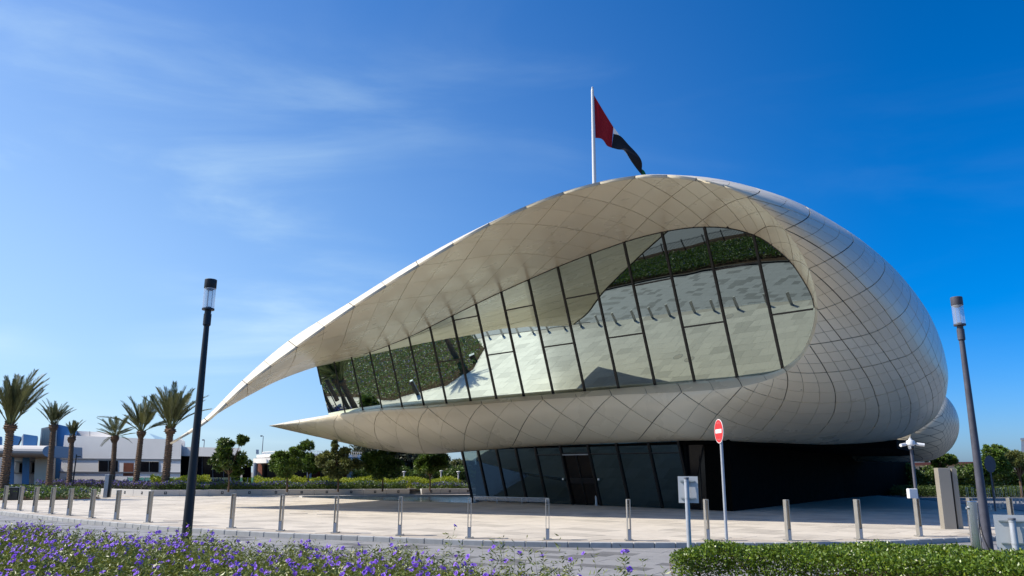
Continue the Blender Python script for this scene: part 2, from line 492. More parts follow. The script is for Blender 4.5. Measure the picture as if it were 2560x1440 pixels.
# kerb stones
kerb = bpy.data.objects.new("kerb", None); link(kerb); kerb["kind"] = "structure"; ORG["kerb"] = np.zeros(3)
def kerb_run(outer, w, top, bot, m, keep):
    for i in range(len(outer) - 1):
        p, q = outer[i], outer[i + 1]
        mid = (p + q) / 2
        if not keep(mid): continue
        d = q - p; L = np.linalg.norm(d); d = d / L
        nrm = np.array([-d[1], d[0]])
        c = mid + nrm * w / 2
        mb = MB(); t = 0.9 + 0.2 * rng.random()
        mb.bevbox((c[0], c[1], (top + bot) / 2), (L - 0.012, abs(w), top - bot), 0.014, math.atan2(d[1], d[0]), tint=t)
        o = mb.build("kerb_stone", m, kerb, tint=True)
kerb_run(kerb_out, 0.15, 0.004, -0.22, M["kerb"], lambda c: c[1] < 42 and -24 < c[0] < 24)
kerb_run(road_outer, -0.14, 0.0, -0.22, M["kerb"], lambda c: c[1] < 17 and -9 < c[0] < 12)
kb = MB()
for ln, w in ((kerb_out, 0.15), (road_outer, -0.14)):
    for i in range(len(ln) - 1):
        p, q = ln[i], ln[i + 1]; mid = (p + q) / 2
        inn = (mid[1] < 42 and -24 < mid[0] < 24) if w > 0 else (mid[1] < 17 and -9 < mid[0] < 12)
        if inn: continue
        d = unit(q - p); nrm = np.array([-d[1], d[0]]); c = mid + nrm * w / 2
        kb.box((c[0], c[1], -0.11), (np.linalg.norm(q - p) - 0.012, 0.15, 0.22), math.atan2(d[1], d[0]))
ko = kb.build("kerb_run", M["kerb"], kerb); ko["kind"] = "stuff"

# stone slabs of the plaza, in courses parallel to the glass front
AX = np.array([-0.71723142, 0.69683505])      # along the facade (leftwards, away)
AY = np.array([0.69683505, 0.71723142])       # into the building
def lay(poly, u0, u1, v0, v1, rowh, lens, gap, z, thick, tintf, name, m, parent, keep, near, nmax, box):
    cells = []
    v = v0; k = 0
    while v < v1:
        u = u0 + rng.random() * 1.0
        while u < u1:
            L = lens[int(rng.integers(len(lens)))]
            cs = [(u + gap / 2, v + gap / 2), (u + L - gap / 2, v + gap / 2), (u + L - gap / 2, v + rowh - gap / 2), (u + gap / 2, v + rowh - gap / 2)]
            P = [box[0] * a + box[1] * b for a, b in cs]
            c = sum(P) / 4
            if keep(c) and all(in_poly(p[0], p[1], poly) for p in P):
                cells.append((near(c), P))
            u += L
        v += rowh; k += 1
    cells.sort(key=lambda x: x[0])
    rest = MB()
    for i, (_, P) in enumerate(cells):
        mb = MB() if i < nmax else rest
        dz = 0.0015 * rng.standard_normal()
        V = [(p[0], p[1], z - thick) for p in P] + [(p[0], p[1], z + dz) for p in P]
        if (P[1] - P[0])[0] * (P[3] - P[0])[1] - (P[1] - P[0])[1] * (P[3] - P[0])[0] < 0:
            V = V[3::-1] + V[7:3:-1]
        tt = tintf()
        mb.add(V, [(4, 5, 6, 7), (0, 1, 5, 4), (1, 2, 6, 5), (2, 3, 7, 6), (3, 0, 4, 7)], tint=tt)
        if i < nmax: mb.build(name, m, parent, tint=True)
    o = rest.build(name + "_field", m, parent, tint=True); o["kind"] = "stuff"
POOL = [tuple(ground(*q)[:2]) for q in ((755, 1243.5), (960, 1251.5), (1186, 1257.5))]
POOL = POOL + [(-1.0, 53.0), tuple(ground(1180, 1240.5)[:2]), tuple(ground(1000, 1240.8)[:2])]
def ptint():
    r = rng.random()
    if r < 0.16: return 0.77 + 0.06 * rng.random()
    if r < 0.40: return 0.88 + 0.06 * rng.random()
    return 0.97 + 0.10 * rng.random()
BASEQ = lambda c: not in_poly(c[0], c[1], POOL)
lay(plaza_poly, -25, 55, -2, 62, 0.9, [0.6, 0.9, 0.9, 1.2, 1.35], 0.010, 0.0, 0.005, ptint, "paver", M["paver"], plaza,
    lambda c: BASEQ(c) and c[1] < 58 and -36 < c[0] < 26 and (c[0] + 0 < 14 or c[1] < 40), lambda c: np.linalg.norm(c), 300, (AX, AY))
lay(road_poly, -14, 46, -12, 36, 0.5, [0.6, 0.6, 0.9], 0.008, -0.12, 0.004, lambda: (0.50 + 0.1 * rng.random()) if rng.random() < 0.22 else 0.98 + 0.1 * rng.random(),
    "road_paver", M["road"], road, lambda c: c[1] < 42 and -38 < c[0] < 22, lambda c: np.linalg.norm(c - np.array([1.5, 15])), 300, (unit(np.array([-0.86, 0.5])), unit(np.array([0.5, 0.86]))))

# reflecting pool, flush with the paving
pool_rim = MB()
pw = MB().add([(x, y, 0.004) for x, y in POOL], [list(range(len(POOL)))])
pool = pw.build("pool", M["water"]); pool["kind"] = "structure"
for i in (3, 4, 5):
    if i == 3: continue
    p, q = np.array(POOL[i]), np.array(POOL[(i + 1) % 6])
    d = q - p; c = (p + q) / 2 + unit(np.array([d[1], -d[0]])) * 0.35
    pool_rim.box((c[0], c[1], 0.035), (np.linalg.norm(d), 0.7, 0.12), math.atan2(d[1], d[0]))
pool_rim.build("coping", M["planter"], pool)

# soil under the near planting, and the asphalt road beyond the railings (seen mirrored)
soil_poly = [tuple(p) for p in road_outer if p[0] < 40] + [(45, 2), (30, -8), (-14, -8), (-36, 18), (-62, 50)]
MB().add([(x, y, -0.02) for x, y in soil_poly], [list(range(len(soil_poly)))]).build("planting_soil", M["soil"])["kind"] = "structure"
asp = [(-17, -8), (-24.6, 15.4), (-31, 20.8), (-41.5, 32.6), (-52, 44.6), (-66, 60), (-110, 60), (-90, -30), (-17, -30)]
MB().add([(x, y, -0.008) for x, y in asp], [list(range(len(asp)))]).build("asphalt_road", M["asphalt"])["kind"] = "structure"

# ------------------------------------------------------------------ the pavilion: control curves
GN = np.array([-0.66194738, -0.68132259, -0.31245032])      # outward normal of the leaning glass front
GA = np.array([-0.71723142, 0.69683505, 0.0])               # along the glass, leftwards and away
GM = np.array([-0.21772633, -0.22409918, 0.9499341])        # up the glass
GP = np.array([5.33141167, 39.09947314, 5.75236809])
BAY = 2.15537
def gl(x, y, off=0.0):
    d = ray(x, y); Q = GP + GN * off
    return CAM + d * (((Q - CAM) @ GN) / (d @ GN))
def shp(x, y):
    """point of the roof's front edge: on the sloping plane through the edge of its shadow and the sun"""
    d = ray(x, y); cot = 1.0
    return CAM + d * ((37.81 - .373 * (HC * cot + 12.59)) / (d[1] + .373 * (d[0] + d[2] * cot)))
EPX = [(425,1110),(518,1053),(618,961),(742,868),(886,766),(1046,664),(1223,561),(1408,483),(1587,443),(1740,449),(1869,494),(1963,574),(2022,672),
       (2044,775),(2023,862),(1966,929),(1855,966),(1704,980),(1529,988),(1357,999),(1205,1010),(1070,1020),(952,1026),(845,1038),(750,1055),(673,1064)]
EOFF = {8: 5.7, 9: 4.2, 10: 2.7, 11: 1.3, 12: 0.4, 13: 0.5, 14: 0.75, 15: 1.0}
EPT = []
for i, q in enumerate(EPX):
    k = i - 1
    EPT.append(shp(*q) if k <= 7 else gl(*q, EOFF.get(k, 1.1)))
E_ = spline(np.arange(-1, 25), EPT)
TIP_R, TIP_L = EPT[0], EPT[-1]
# where the soffit meets the glass (and, left of it, the far edge of the roof's horn)
GK = [(-1, TIP_R), (0.3, at(615, 993, 44.0)), (0.95, at(702, 949, 50.0)), (1.6, gl(792.7, 916.5)), (2.3, gl(923, 881)), (2.7, gl(970.4, 863.6)), (3.1, gl(1020.6, 843)),
      (4.0, gl(1128.3, 790)), (4.6, gl(1252, 730)), (5.0, gl(1321, 699)), (5.5, gl(1394, 667)), (6.0, gl(1473, 636)), (6.5, gl(1561, 605)), (7.2, gl(1655, 580)), (7.8, gl(1733, 568.5)),
      (8.5, gl(1820, 570)), (9.1, gl(1884.5, 587)), (9.7, gl(1925, 610)), (10.35, gl(1972, 650)), (11.1, gl(2008, 700)), (11.8, gl(2031, 745)), (12.3, gl(2037, 775))]
G_ = spline([k for k, _ in GK], [v for _, v in GK])
s_ = lin([-1, 0.3, 0.95, 1.6, 2.3, 3.1, 4, 5, 6.5, 7.8, 9.1, 10.35, 11.8, 12.3], [0.02, .7, 1.05, 1.4, 1.7, 1.9, 2, 2, 1.5, 1.2, .9, .65, .2, 0.05])
# where the sill meets the glass (and the far edge of the lower horn)
BK = [(12.3, gl(2037, 775)), (12.6, gl(2034, 808)), (13, gl(2021, 850)), (13.5, gl(1998, 890)), (14, gl(1952, 924)), (15, gl(1838.8, 943.2)), (16, gl(1690, 957.5)), (17, gl(1520, 973.5)), (18, gl(1350, 988.5)),
      (19, gl(1200, 1002)), (20, gl(1065, 1015)), (21, gl(950, 1024)), (22.1, gl(822.6, 1037.7)), (23, at(745, 1049.5, 59.0)), (24, TIP_L)]
B_ = spline([k for k, _ in BK], [v for _, v in BK])
# silhouette / turning line of the outer skin: pixel ray with its own depth
SK = [(-1, (424.5, 1109.5), 38.13, .3), (0, (511, 1046), 37.3, .35), (1, (606, 951), 36.2, .35), (2, (721, 852), 34.9, .35), (3, (872, 757), 33.4, .35), (4, (1040, 653), 31.8, .2), (5, (1221, 557.5), 30.2, .12),
      (6, (1407, 480), 28.8, .12), (7, (1588, 439.5), 28.0, .12), (7.6, (1690, 437.5), 28.0, .15), (8, (1780, 445), 28.9, .3), (8.5, (1888, 469), 30.2, .5), (9, (1985, 502), 31.6, .8),
      (9.5, (2075, 549), 33.2, 1.15), (10, (2165, 609), 34.8, 1.6), (10.5, (2250, 686), 36.2, 2.4), (11, (2317, 775), 37.2, 3.2), (11.5, (2352, 852), 38.0, 3.7), (12, (2369, 922), 38.8, 4.0),
      (12.5, (2369, 965), 39.6, 4.1), (13, (2358, 1008), 40.6, 4.1), (13.5, (2325, 1056), 41.8, 4.0), (14, (2240, 1098), 42.2, 3.4), (14.5, (2085, 1111), 40.5, 2.4), (15, (1935, 1107), 38.4, 1.7)]
SPT = [(k, at(*q, Y), w) for k, q, Y, w in SK]
SPT += [(k, gl(*q), w) for k, q, w in ((16, (1760, 1101), 1.15), (17, (1590, 1106), 1.05), (18, (1425, 1112), 1.0), (19, (1275, 1120), 1.0), (20, (1160, 1129.5), 1.0))]
SPT += [(k, at(*q, Y), w) for k, q, Y, w in ((21, (1060, 1134.5), 53.0, 1.0), (22, (955, 1125.5), 56.5, .95), (23, (830, 1100), 59.6, .8), (23.5, (755, 1083), 60.6, .6))] + [(24, TIP_L + np.array([0.01, 0.02, -0.01]), .35)]
S_ = spline([k for k, _, _ in SPT], [p for _, p, _ in SPT])
wS_ = lin([k for k, _, _ in SPT], [w for _, _, w in SPT])
NOUT = np.array([-0.69683505, -0.71723142, 0.0])
def shell(t, w):
    e, s = E_(t), S_(t)
    ws = wS_(t)
    ve = unit(s - CAM)
    de, ds = (e - CAM) @ FW, (s - CAM) @ FW
    sf = CAM + (s - CAM) * (de / ds)
    dd = max(ds - de, 0.05)
    p1a = e + 0.55 * (sf - e); p2a = s - ve * 0.60 * dd
    k = smooth01((t - 13.6) / 2.2)
    if k > 0:
        f = min(1.0, (24.0 - t) / 2.5)
        p1b = e + np.array([0, 0, -0.95]) * f + NOUT * 0.12 * f
        p2b = s + NOUT * 1.0 * f + np.array([0, 0, -0.06])
        p1 = p1a * (1 - k) + p1b * k; p2 = p2a * (1 - k) + p2b * k
    else: p1, p2 = p1a, p2a
    k2 = 1 - smooth01((t - 7.0) / 1.5)
    if k2 > 0:
        p1 = p1 * (1 - k2) + (e + (s - e) / 3) * k2; p2 = p2 * (1 - k2) + (e + (s - e) * 2 / 3) * k2
    if w <= ws:
        u = w / ws
        return (1-u)**3 * e + 3*u*(1-u)**2 * p1 + 3*u*u*(1-u) * p2 + u**3 * s
    # beyond the turning line: back over the top
    tv = unit(s - p2)
    u = min((w - ws) / 5.0, 1.0)
    if t < 1.6:
        q = G_(t) + np.array([0, 0, 0.02])
    elif t < 8:
        q = G_(min(t, 8)) + np.array([7.5, 7.7, 2.4]) * smooth01((t - 1.5) / 2.2) + np.array([0, 0, .02])
        q = q * (1 - smooth01((t - 7) / 1)) + np.array([24, 52, 9.0]) * smooth01((t - 7) / 1)
    else:
        q = np.array([24, 52, 9.0]) + (np.array([24, 56, 3.2]) - np.array([24, 52, 9.0])) * smooth01((t - 8) / 6)
    L = np.linalg.norm(q - s)
    if t < 7:
        vs = (s[2] - HC) / math.hypot(s[0], s[1]) * 0.85
        hl = math.hypot(q[0] - s[0], q[1] - s[1]) * 0.33
        f_ = smooth01((t + 0.6) / 2.0)
        a0 = s + (q - s) * 0.33; b0 = s + (q - s) * 0.7
        a0[2] = a0[2] * (1 - f_) + max(a0[2], s[2] + vs * hl) * f_; b0[2] += 0.25 * f_ + 1.7 * smooth01((t - 1.0) / 2.0)
        kk = smooth01(t - 6)
        a1 = s + tv * L * 0.35; b1 = q + np.array([-2.5, -2.5, 0.6])
        a = a0 * (1 - kk) + a1 * kk; b = b0 * (1 - kk) + b1 * kk
        return (1-u)**3 * s + 3*u*(1-u)**2 * a + 3*u*u*(1-u) * b + u**3 * q
    a = s + tv * L * 0.35
    b = q + (np.array([-3, -3, 1.0]) if t > 8 else np.array([-2.5, -2.5, 0.6]) * smooth01((t - 1.6) / 2)) * min(1, L / 10)
    return (1-u)**3 * s + 3*u*(1-u)**2 * a + 3*u*u*(1-u) * b + u**3 * q
def soffit(t, w):
    v = min(max(w / s_(t), 0.0), 1.0)
    e, g = E_(t), G_(t)
    if t < 0.3: bow = 0.05 * (t + 1) / 1.3
    else: bow = 0.05 + 0.10 * smooth01((t - 3) / 3) * (1 - smooth01((t - 9) / 3))
    return e + (g - e) * v + np.array([0, 0, bow]) * 4 * v * (1 - v)
def sill(t, v):
    v = min(max(v, 0.0), 1.0)
    e, b = E_(t), B_(t)
    return e + (b - e) * v + np.array([0, 0, 0.10]) * 4 * v * (1 - v) * min(1, (24 - t) / 3)

# ------------------------------------------------------------------ cladding panels cut from those surfaces
def surf_normal(fn, t, w, side):
    h = 0.02
    a = fn(t + h, w) - fn(t - h, w); b = fn(t, w + h) - fn(t, max(w - h, 0))
    n = np.cross(a, b)
    if np.linalg.norm(n) < 1e-9: return np.array([0, 0, side])
    return unit(n) * side
def make_panel(fn, poly, gaps, side, nseg, thick=0.05):
    """poly: (t, w) corners; gaps: joint half width per edge; returns V, F, N or None"""
    c = np.mean(np.array(poly), 0)
    h = 0.03
    Jt = (fn(c[0] + h, c[1]) - fn(c[0] - h, c[1])) / (2 * h)
    wl_ = max(c[1] - h, 0)
    Jw = (fn(c[0], c[1] + h) - fn(c[0], wl_)) / (c[1] + h - wl_)
    e1 = unit(Jt); e2 = Jw - (Jw @ e1) * e1
    if np.linalg.norm(e2) < 1e-6: return None
    e2 = unit(e2)
    J = np.array([[Jt @ e1, Jw @ e1], [Jt @ e2, Jw @ e2]])
    P = [J @ (np.array(p) - c) for p in poly]
    ar = 0.5 * sum(P[i][0] * P[(i + 1) % len(P)][1] - P[(i + 1) % len(P)][0] * P[i][1] for i in range(len(P)))
    if ar < 0:
        P = P[::-1]; gaps = [gaps[(len(gaps) - 2 - i) % len(gaps)] for i in range(len(gaps))]; ar = -ar
    if ar < 0.015: return None
    n = len(P); Q = []
    for i in range(n):
        p0, p1, p2 = P[i - 1], P[i], P[(i + 1) % n]
        d0, d1 = p1 - p0, p2 - p1
        l0, l1 = np.linalg.norm(d0), np.linalg.norm(d1)
        if l0 < 1e-5 or l1 < 1e-5: return None
        n0 = np.array([-d0[1], d0[0]]) / l0; n1 = np.array([-d1[1], d1[0]]) / l1
        g0, g1 = gaps[i - 1], gaps[i]
        A = np.array([n0, n1]); det = np.linalg.det(A)
        if abs(det) < 0.15: q = p1 + n0 * max(g0, g1)
        else: q = p1 + np.linalg.solve(A, np.array([g0, g1]))
        if np.linalg.norm(q - p1) > 0.25: q = p1 + (q - p1) / np.linalg.norm(q - p1) * 0.05
        Q.append(q)
    Ji = np.linalg.inv(J)
    C2 = [c + Ji @ q for q in Q]
    ring = []
    for i in range(n):
        a, b = C2[i], C2[(i + 1) % n]
        for k in range(nseg): ring.append(a + (b - a) * k / nseg)
    cc = np.mean(ring, 0)
    m = len(ring)
    UV = ring + [cc + (r - cc) * 0.55 for r in ring] + [cc]
    V = [fn(u[0], max(u[1], 0)) for u in UV]
    N = [surf_normal(fn, u[0], max(u[1], 0.0), side) for u in UV]
    F = []
    for i in range(m):
        j = (i + 1) % m
        F += [(i, j, m + j, m + i), (m + i, m + j, 2 * m)]
    b = len(V)
    for i in range(m):      # edge returns
        V.append(V[i]); N.append(unit(np.asarray(V[i]) - np.asarray(V[2 * m])))
    for i in range(m):
        V.append(V[i] - N[i] * thick); N.append(N[b + i])
    for i in range(m):
        j = (i + 1) % m
        F.append((b + i, b + m + i, b + m + j, b + j))
    # face winding must agree with the outward normals
    f0 = F[0]; gn = np.cross(np.asarray(V[f0[1]]) - V[f0[0]], np.asarray(V[f0[2]]) - V[f0[0]])
    if gn @ N[f0[0]] < 0: F = [tuple(reversed(f)) for f in F]
    return V, F, N
def edge_gap(p, q, major, minor, bound, sub=None):
    for k in (0, 1):
        if abs(p[k] - q[k]) < 1e-5:
            return major if abs(p[k] - round(p[k])) < 1e-4 else minor
    return bound
def lattice(fn, cells, wmin, wmax, tmin, tmax, side, nseg, major, minor, bound):
    out = []
    for (p0, p1, q0, q1) in cells:
        poly = [(p0, q0), (p1, q0), (p1, q1), (p0, q1)]
        W = lambda c: (c[0] - c[1]) / 2
        T = lambda c: (c[0] + c[1]) / 2
        poly = clip_poly(poly, lambda c: W(c) - wmin)
        if len(poly) > 2: poly = clip_poly(poly, lambda c: T(c) - tmin)
        if len(poly) > 2: poly = clip_poly(poly, lambda c: tmax - T(c))
        if len(poly) > 2: poly = clip_poly(poly, lambda c: wmax(min(max(T(c), tmin), tmax)) - W(c))
        if len(poly) < 3: continue
        g = [edge_gap(poly[i], poly[(i + 1) % len(poly)], major, minor, bound) for i in range(len(poly))]
        r = make_panel(fn, [(T(c), W(c)) for c in poly], g, side, nseg)
        if r: out.append(r)
    return out
def pxarea(V):
    c = [proj(p) for p in V[:max(3, (len(V) - 1) // 2)]]
    c = np.array(c); return float(np.ptp(c[:, 0]) * np.ptp(c[:, 1]))

pav = thing("museum_pavilion", tuple(at(1500, 1265, 44.0) * np.array([1, 1, 0])), "white curved pavilion with sweeping shell roof, leaning glass front and pointed horns", "museum")
allp = []
cells = []
for i in range(-4, 30):
    for j in range(-8, 30):
        cells.append((i / 2, i / 2 + .5, j / 2, j / 2 + .5))
allp += [("soffit_panel", p) for p in lattice(soffit, cells, 0.0, lambda t: s_(t), -1.0, 12.3, -1, 3, 0.016, 0.007, 0.004)]
cells = []
for i in range(-2, 32):
    for j in range(-10, 26):
        tc_ = (i + j) / 2 + 0.5
        n = 3 if 9.2 < tc_ < 15.4 else 2
        for a in range(n):
            for b in range(n):
                cells.append((i + a / n, i + (a + 1) / n, j + b / n, j + (b + 1) / n))
allp += [("shell_panel", p) for p in lattice(shell, cells, 0.0, lambda t: wS_(t) + (0.0 if t < 7.2 else 0.45 if t < 14 else 0.25 if t < 15.2 else 0.0), 7.0, 24.0, +1, 2, 0.019, 0.008, 0.004)]
def strip_cells(fn, t0, t1, side, name):
    out = []
    k = t0
    while k < t1 - 1e-6:
        k2 = min(math.floor(k * 2 + 1 + 1e-6) / 2, t1)
        g = lambda t: 0.014 if abs(t - round(t)) < 1e-3 else 0.007
        r = make_panel(fn, [(k, 0), (k2, 0), (k2, 1), (k, 1)], [0.004, g(k2), 0.004, g(k)], side, 3)
        if r: out.append((name, r))
        k = k2
    return out
allp += strip_cells(lambda t, v: shell(t, min(max(v, 0.0), 1.0) * wS_(t)), -1.0, 7.0, +1, "rim_panel")
allp += strip_cells(sill, 12.3, 24.0, -1, "sill_panel")
# every panel must face outwards
def face_out(r, ref):
    V, F, N = r
    return r
allp.sort(key=lambda x: -pxarea(x[1][0]))
rest = {}
NPART = {"soffit_panel": 150, "shell_panel": 300, "sill_panel": 60, "rim_panel": 60}
cnt = {}
for name, (V, F, N) in allp:
    tnt = 0.955 + 0.08 * rng.random()
    cnt[name] = cnt.get(name, 0) + 1
    if cnt[name] <= NPART[name]:
        add_mesh(name, V, F, M["clad"], pav, smooth=True, normals=N, tint=[tnt] * len(V))
    else:
        d = rest.setdefault(name, ([], [], [], []))
        b = len(d[0]); d[0].extend(V); d[1].extend([[b + i for i in f] for f in F]); d[2].extend(N); d[3].extend([tnt] * len(V))
for name, (V, F, N, T) in rest.items():
    o = add_mesh("small_" + name, V, F, M["clad"], pav, smooth=True, normals=N, tint=T); o["kind"] = "stuff"
# carcass behind the joints, and the hidden back of the roof
def sheet(fn, ts, ws, off, side, name, m, wfun):
    V, F = [], []
    for t in ts:
        for k in range(ws + 1):
            w = wfun(t) * k / ws
            V.append(fn(t, w) - surf_normal(fn, t, w, side) * off)
    nw = ws + 1
    for i in range(len(ts) - 1):
        for k in range(ws):
            F.append((i * nw + k, i * nw + k + 1, (i + 1) * nw + k + 1, (i + 1) * nw + k))
    o = add_mesh(name, V, F, m, pav, smooth=True)
    return o
sheet(soffit, np.linspace(-0.9, 12.25, 90), 16, 0.045, -1, "soffit_backing", M["joint"], lambda t: s_(t))
sheet(shell, np.linspace(-0.9, 23.9, 200), 34, 0.055, +1, "shell_backing", M["joint"], lambda t: wS_(t) + (0.0 if t < 7.2 else 0.5 if t < 14 else 0.25 if t < 15.2 else 0.0))
sheet(sill, np.linspace(12.35, 23.9, 60), 3, 0.035, -1, "sill_backing", M["joint"], lambda t: 1.0)
def back_fn(t, w): return shell(t, wS_(t) + 0.001 + 0.40 * smooth01((t - 7.0) / 0.4) + w)
sheet(back_fn, np.linspace(-0.95, 14.0, 80), 14, 0.0, -1, "roof", M["clad"], lambda t: 5.1)

sheet(lambda t, w: shell(t, wS_(t) + 0.001 + w), np.linspace(13.6, 16.6, 24), 14, 0.06, +1, "underside_skin", M["clad"], lambda t: 4.8)

# closing wall under the rear edge of the roof
V, F = [], []
bt_ = list(np.linspace(2.4, 12.5, 60))
for t in bt_:
    q = shell(t, wS_(t) + 6.0)
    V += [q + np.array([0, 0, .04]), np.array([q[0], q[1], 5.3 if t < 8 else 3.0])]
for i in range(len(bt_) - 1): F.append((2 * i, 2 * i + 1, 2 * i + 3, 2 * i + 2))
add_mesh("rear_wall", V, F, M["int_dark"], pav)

# ------------------------------------------------------------------ leaning glass front
def to_gl(P): 
    d = P - GP; return (float(d @ GA) / BAY, float(d @ GM))       # bay index, height up the glass
def from_gl(k, z, off=0.0): return GP + GA * (k * BAY) + GM * z + GN * off
outline = [to_gl(G_(t)) for t in np.linspace(1.6, 12.3, 60)] + [to_gl(B_(t)) for t in np.linspace(12.4, 22.1, 50)]
ZLOW, ZUP = to_gl(gl(1564, 839))[1], to_gl(gl(1632, 705))[1]
def span(k):
    zs = []
    n = len(outline)
    for i in range(n):
        (a, za), (b, zb) = outline[i], outline[(i + 1) % n]
        if (a > k) != (b > k): zs.append(za + (zb - za) * (k - a) / (b - a))
    return (min(zs), max(zs)) if len(zs) >= 2 else None
kmin, kmax = min(o[0] for o in outline), max(o[0] for o in outline)
for k in range(-5, 12):
    lo, hi = float(k), float(k + 1)
    poly = clip_poly(outline, lambda c: c[0] - lo)
    if len(poly) > 2: poly = clip_poly(poly, lambda c: hi - c[0])
    if len(poly) < 3: continue
    zt = None
    mid = span(min(max(k + .5, kmin + .05), kmax - .05))
    # alternate bays carry the lower and the upper transom
    if k <= 6 and mid:
        zt = ZUP if (k % 2 == 0) else ZLOW
        if k == -5: zt = ZLOW
        if not (mid[0] + 0.5 < zt < mid[1] - 0.25): zt = None
    parts = [poly] if zt is None else [clip_poly(poly, lambda c: zt - c[1]), clip_poly(poly, lambda c: c[1] - zt)]
    for p in parts:
        if len(p) < 3: continue
        c0 = np.mean(np.array(p), 0)
        tl = rng.standard_normal(2) * 0.0009 + np.array([min(0.026, 0.0065 * max(0, k - 4)), 0])
        add_mesh("glass_pane", [from_gl(c[0], c[1], (c[0] - c0[0]) * BAY * tl[0] + (c[1] - c0[1]) * tl[1]) for c in p], [list(range(len(p)))[::1]], M["glass"], pav)
    if zt is not None:
        a, b = max(lo, kmin + 0.02), min(hi, kmax - 0.02)
        c = from_gl((a + b) / 2, zt)
        MB().box(c, (abs(b - a) * BAY - 0.10, 0.085, 0.07), ax=(GA, GN, GM)).build("transom", M["frame"], pav)
for k in range(-4, 13):
    kk = float(k) if k < 12 else kmax - 0.03
    sp = span(kk)
    if not sp: continue
    c = from_gl(kk, (sp[0] + sp[1]) / 2)
    MB().box(c, (0.10, 0.11, sp[1] - sp[0] + 0.03), ax=(GA, GN, GM)).build("mullion", M["frame"], pav)
# dark perimeter gasket along the soffit
gk = MB(); pts = [G_(t) for t in np.linspace(1.62, 12.2, 70)]
gk.tube(pts, 0.035, 6); gk.build("head_frame", M["frame"], pav)
# inside: floor slab, back wall, ceiling ends, furniture at the windows
fl = [from_gl(11.9, 0.0, -0.15), from_gl(-4.3, 0.0, -0.15)]
INW = np.array([0.69683505, 0.71723142, 0])
f0, f1 = fl[0].copy(), fl[1].copy(); f0[2] = f1[2] = 5.45
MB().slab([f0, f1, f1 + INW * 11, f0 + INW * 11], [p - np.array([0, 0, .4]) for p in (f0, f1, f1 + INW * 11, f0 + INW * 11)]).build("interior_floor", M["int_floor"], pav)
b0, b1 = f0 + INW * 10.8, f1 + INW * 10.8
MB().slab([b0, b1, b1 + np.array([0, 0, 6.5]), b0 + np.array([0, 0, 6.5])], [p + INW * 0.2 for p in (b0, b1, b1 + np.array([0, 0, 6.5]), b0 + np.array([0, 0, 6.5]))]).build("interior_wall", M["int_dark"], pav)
for k in np.linspace(2.2, 10.4, 10):
    base = from_gl(k, 0.0, -1.3 - 0.5 * rng.random()); base[2] = 5.45
    tb = thing("dining_table", tuple(base), "", "table", "dark tables and chairs behind the upper glass")
    tb["label"] = "dark dining table standing inside behind the upper glass front"
    MB().lathe(base, [(0.28, 0), (0.28, 0.03), (0.04, 0.05), (0.04, 0.70)], 8).build("pedestal", M["black"], tb)
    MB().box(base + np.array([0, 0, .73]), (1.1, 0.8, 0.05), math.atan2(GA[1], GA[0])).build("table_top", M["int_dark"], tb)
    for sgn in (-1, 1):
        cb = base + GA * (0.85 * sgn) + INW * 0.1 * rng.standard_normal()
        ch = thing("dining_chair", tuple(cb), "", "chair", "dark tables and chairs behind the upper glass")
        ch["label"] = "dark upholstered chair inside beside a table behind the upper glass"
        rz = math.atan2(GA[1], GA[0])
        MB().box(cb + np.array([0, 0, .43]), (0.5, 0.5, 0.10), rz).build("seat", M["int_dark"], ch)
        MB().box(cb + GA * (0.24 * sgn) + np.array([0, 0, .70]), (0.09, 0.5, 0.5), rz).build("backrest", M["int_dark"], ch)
        for sx in (-1, 1):
            for sy in (-1, 1):
                MB().box(cb + GA * (0.2 * sx) + INW * (0.2 * sy) + np.array([0, 0, .19]), (0.04, 0.04, 0.38), rz).build("leg", M["black"], ch)

# ------------------------------------------------------------------ ground-floor glass and the dark recessed wall
K = lambda x, y: to_gl(gl(x, y))[0]
ZG = -GP[2] / GM[2]
zt_ = lambda z: (z - GP[2]) / GM[2]
feet = [5.80, 5.15, 4.42, 3.70, 3.00, 2.15, 1.27, 0.41, -0.49, -1.28]
for i in range(len(feet) - 1):
    a, b = feet[i], feet[i + 1]
    zs = [0.02, 3.30] if i not in (4, 5, 6, 7, 8) else ([0.02, 2.62, 3.30])
    if i == 5: zs = [2.70, 3.30]
    for z0, z1 in zip(zs[:-1], zs[1:]):
        P = [from_gl(a, zt_(z0)), from_gl(b, zt_(z0)), from_gl(b, zt_(z1)), from_gl(a, zt_(z1))]
        add_mesh("glass_pane", P, [(0, 1, 2, 3)], M["glass_low"], pav)
    if len(zs) > 2 or i == 5:
        z = 2.62 if i != 5 else 2.66
        MB().box(from_gl((a + b) / 2, zt_(z)), (abs(a - b) * BAY - 0.14, 0.10, 0.06), ax=(GA, GN, GM)).build("transom", M["frame"], pav)
for k in feet:
    MB().box(from_gl(k, zt_(1.65)), (0.12, 0.13, 3.5), ax=(GA, GN, GM)).build("mullion", M["frame"], pav)
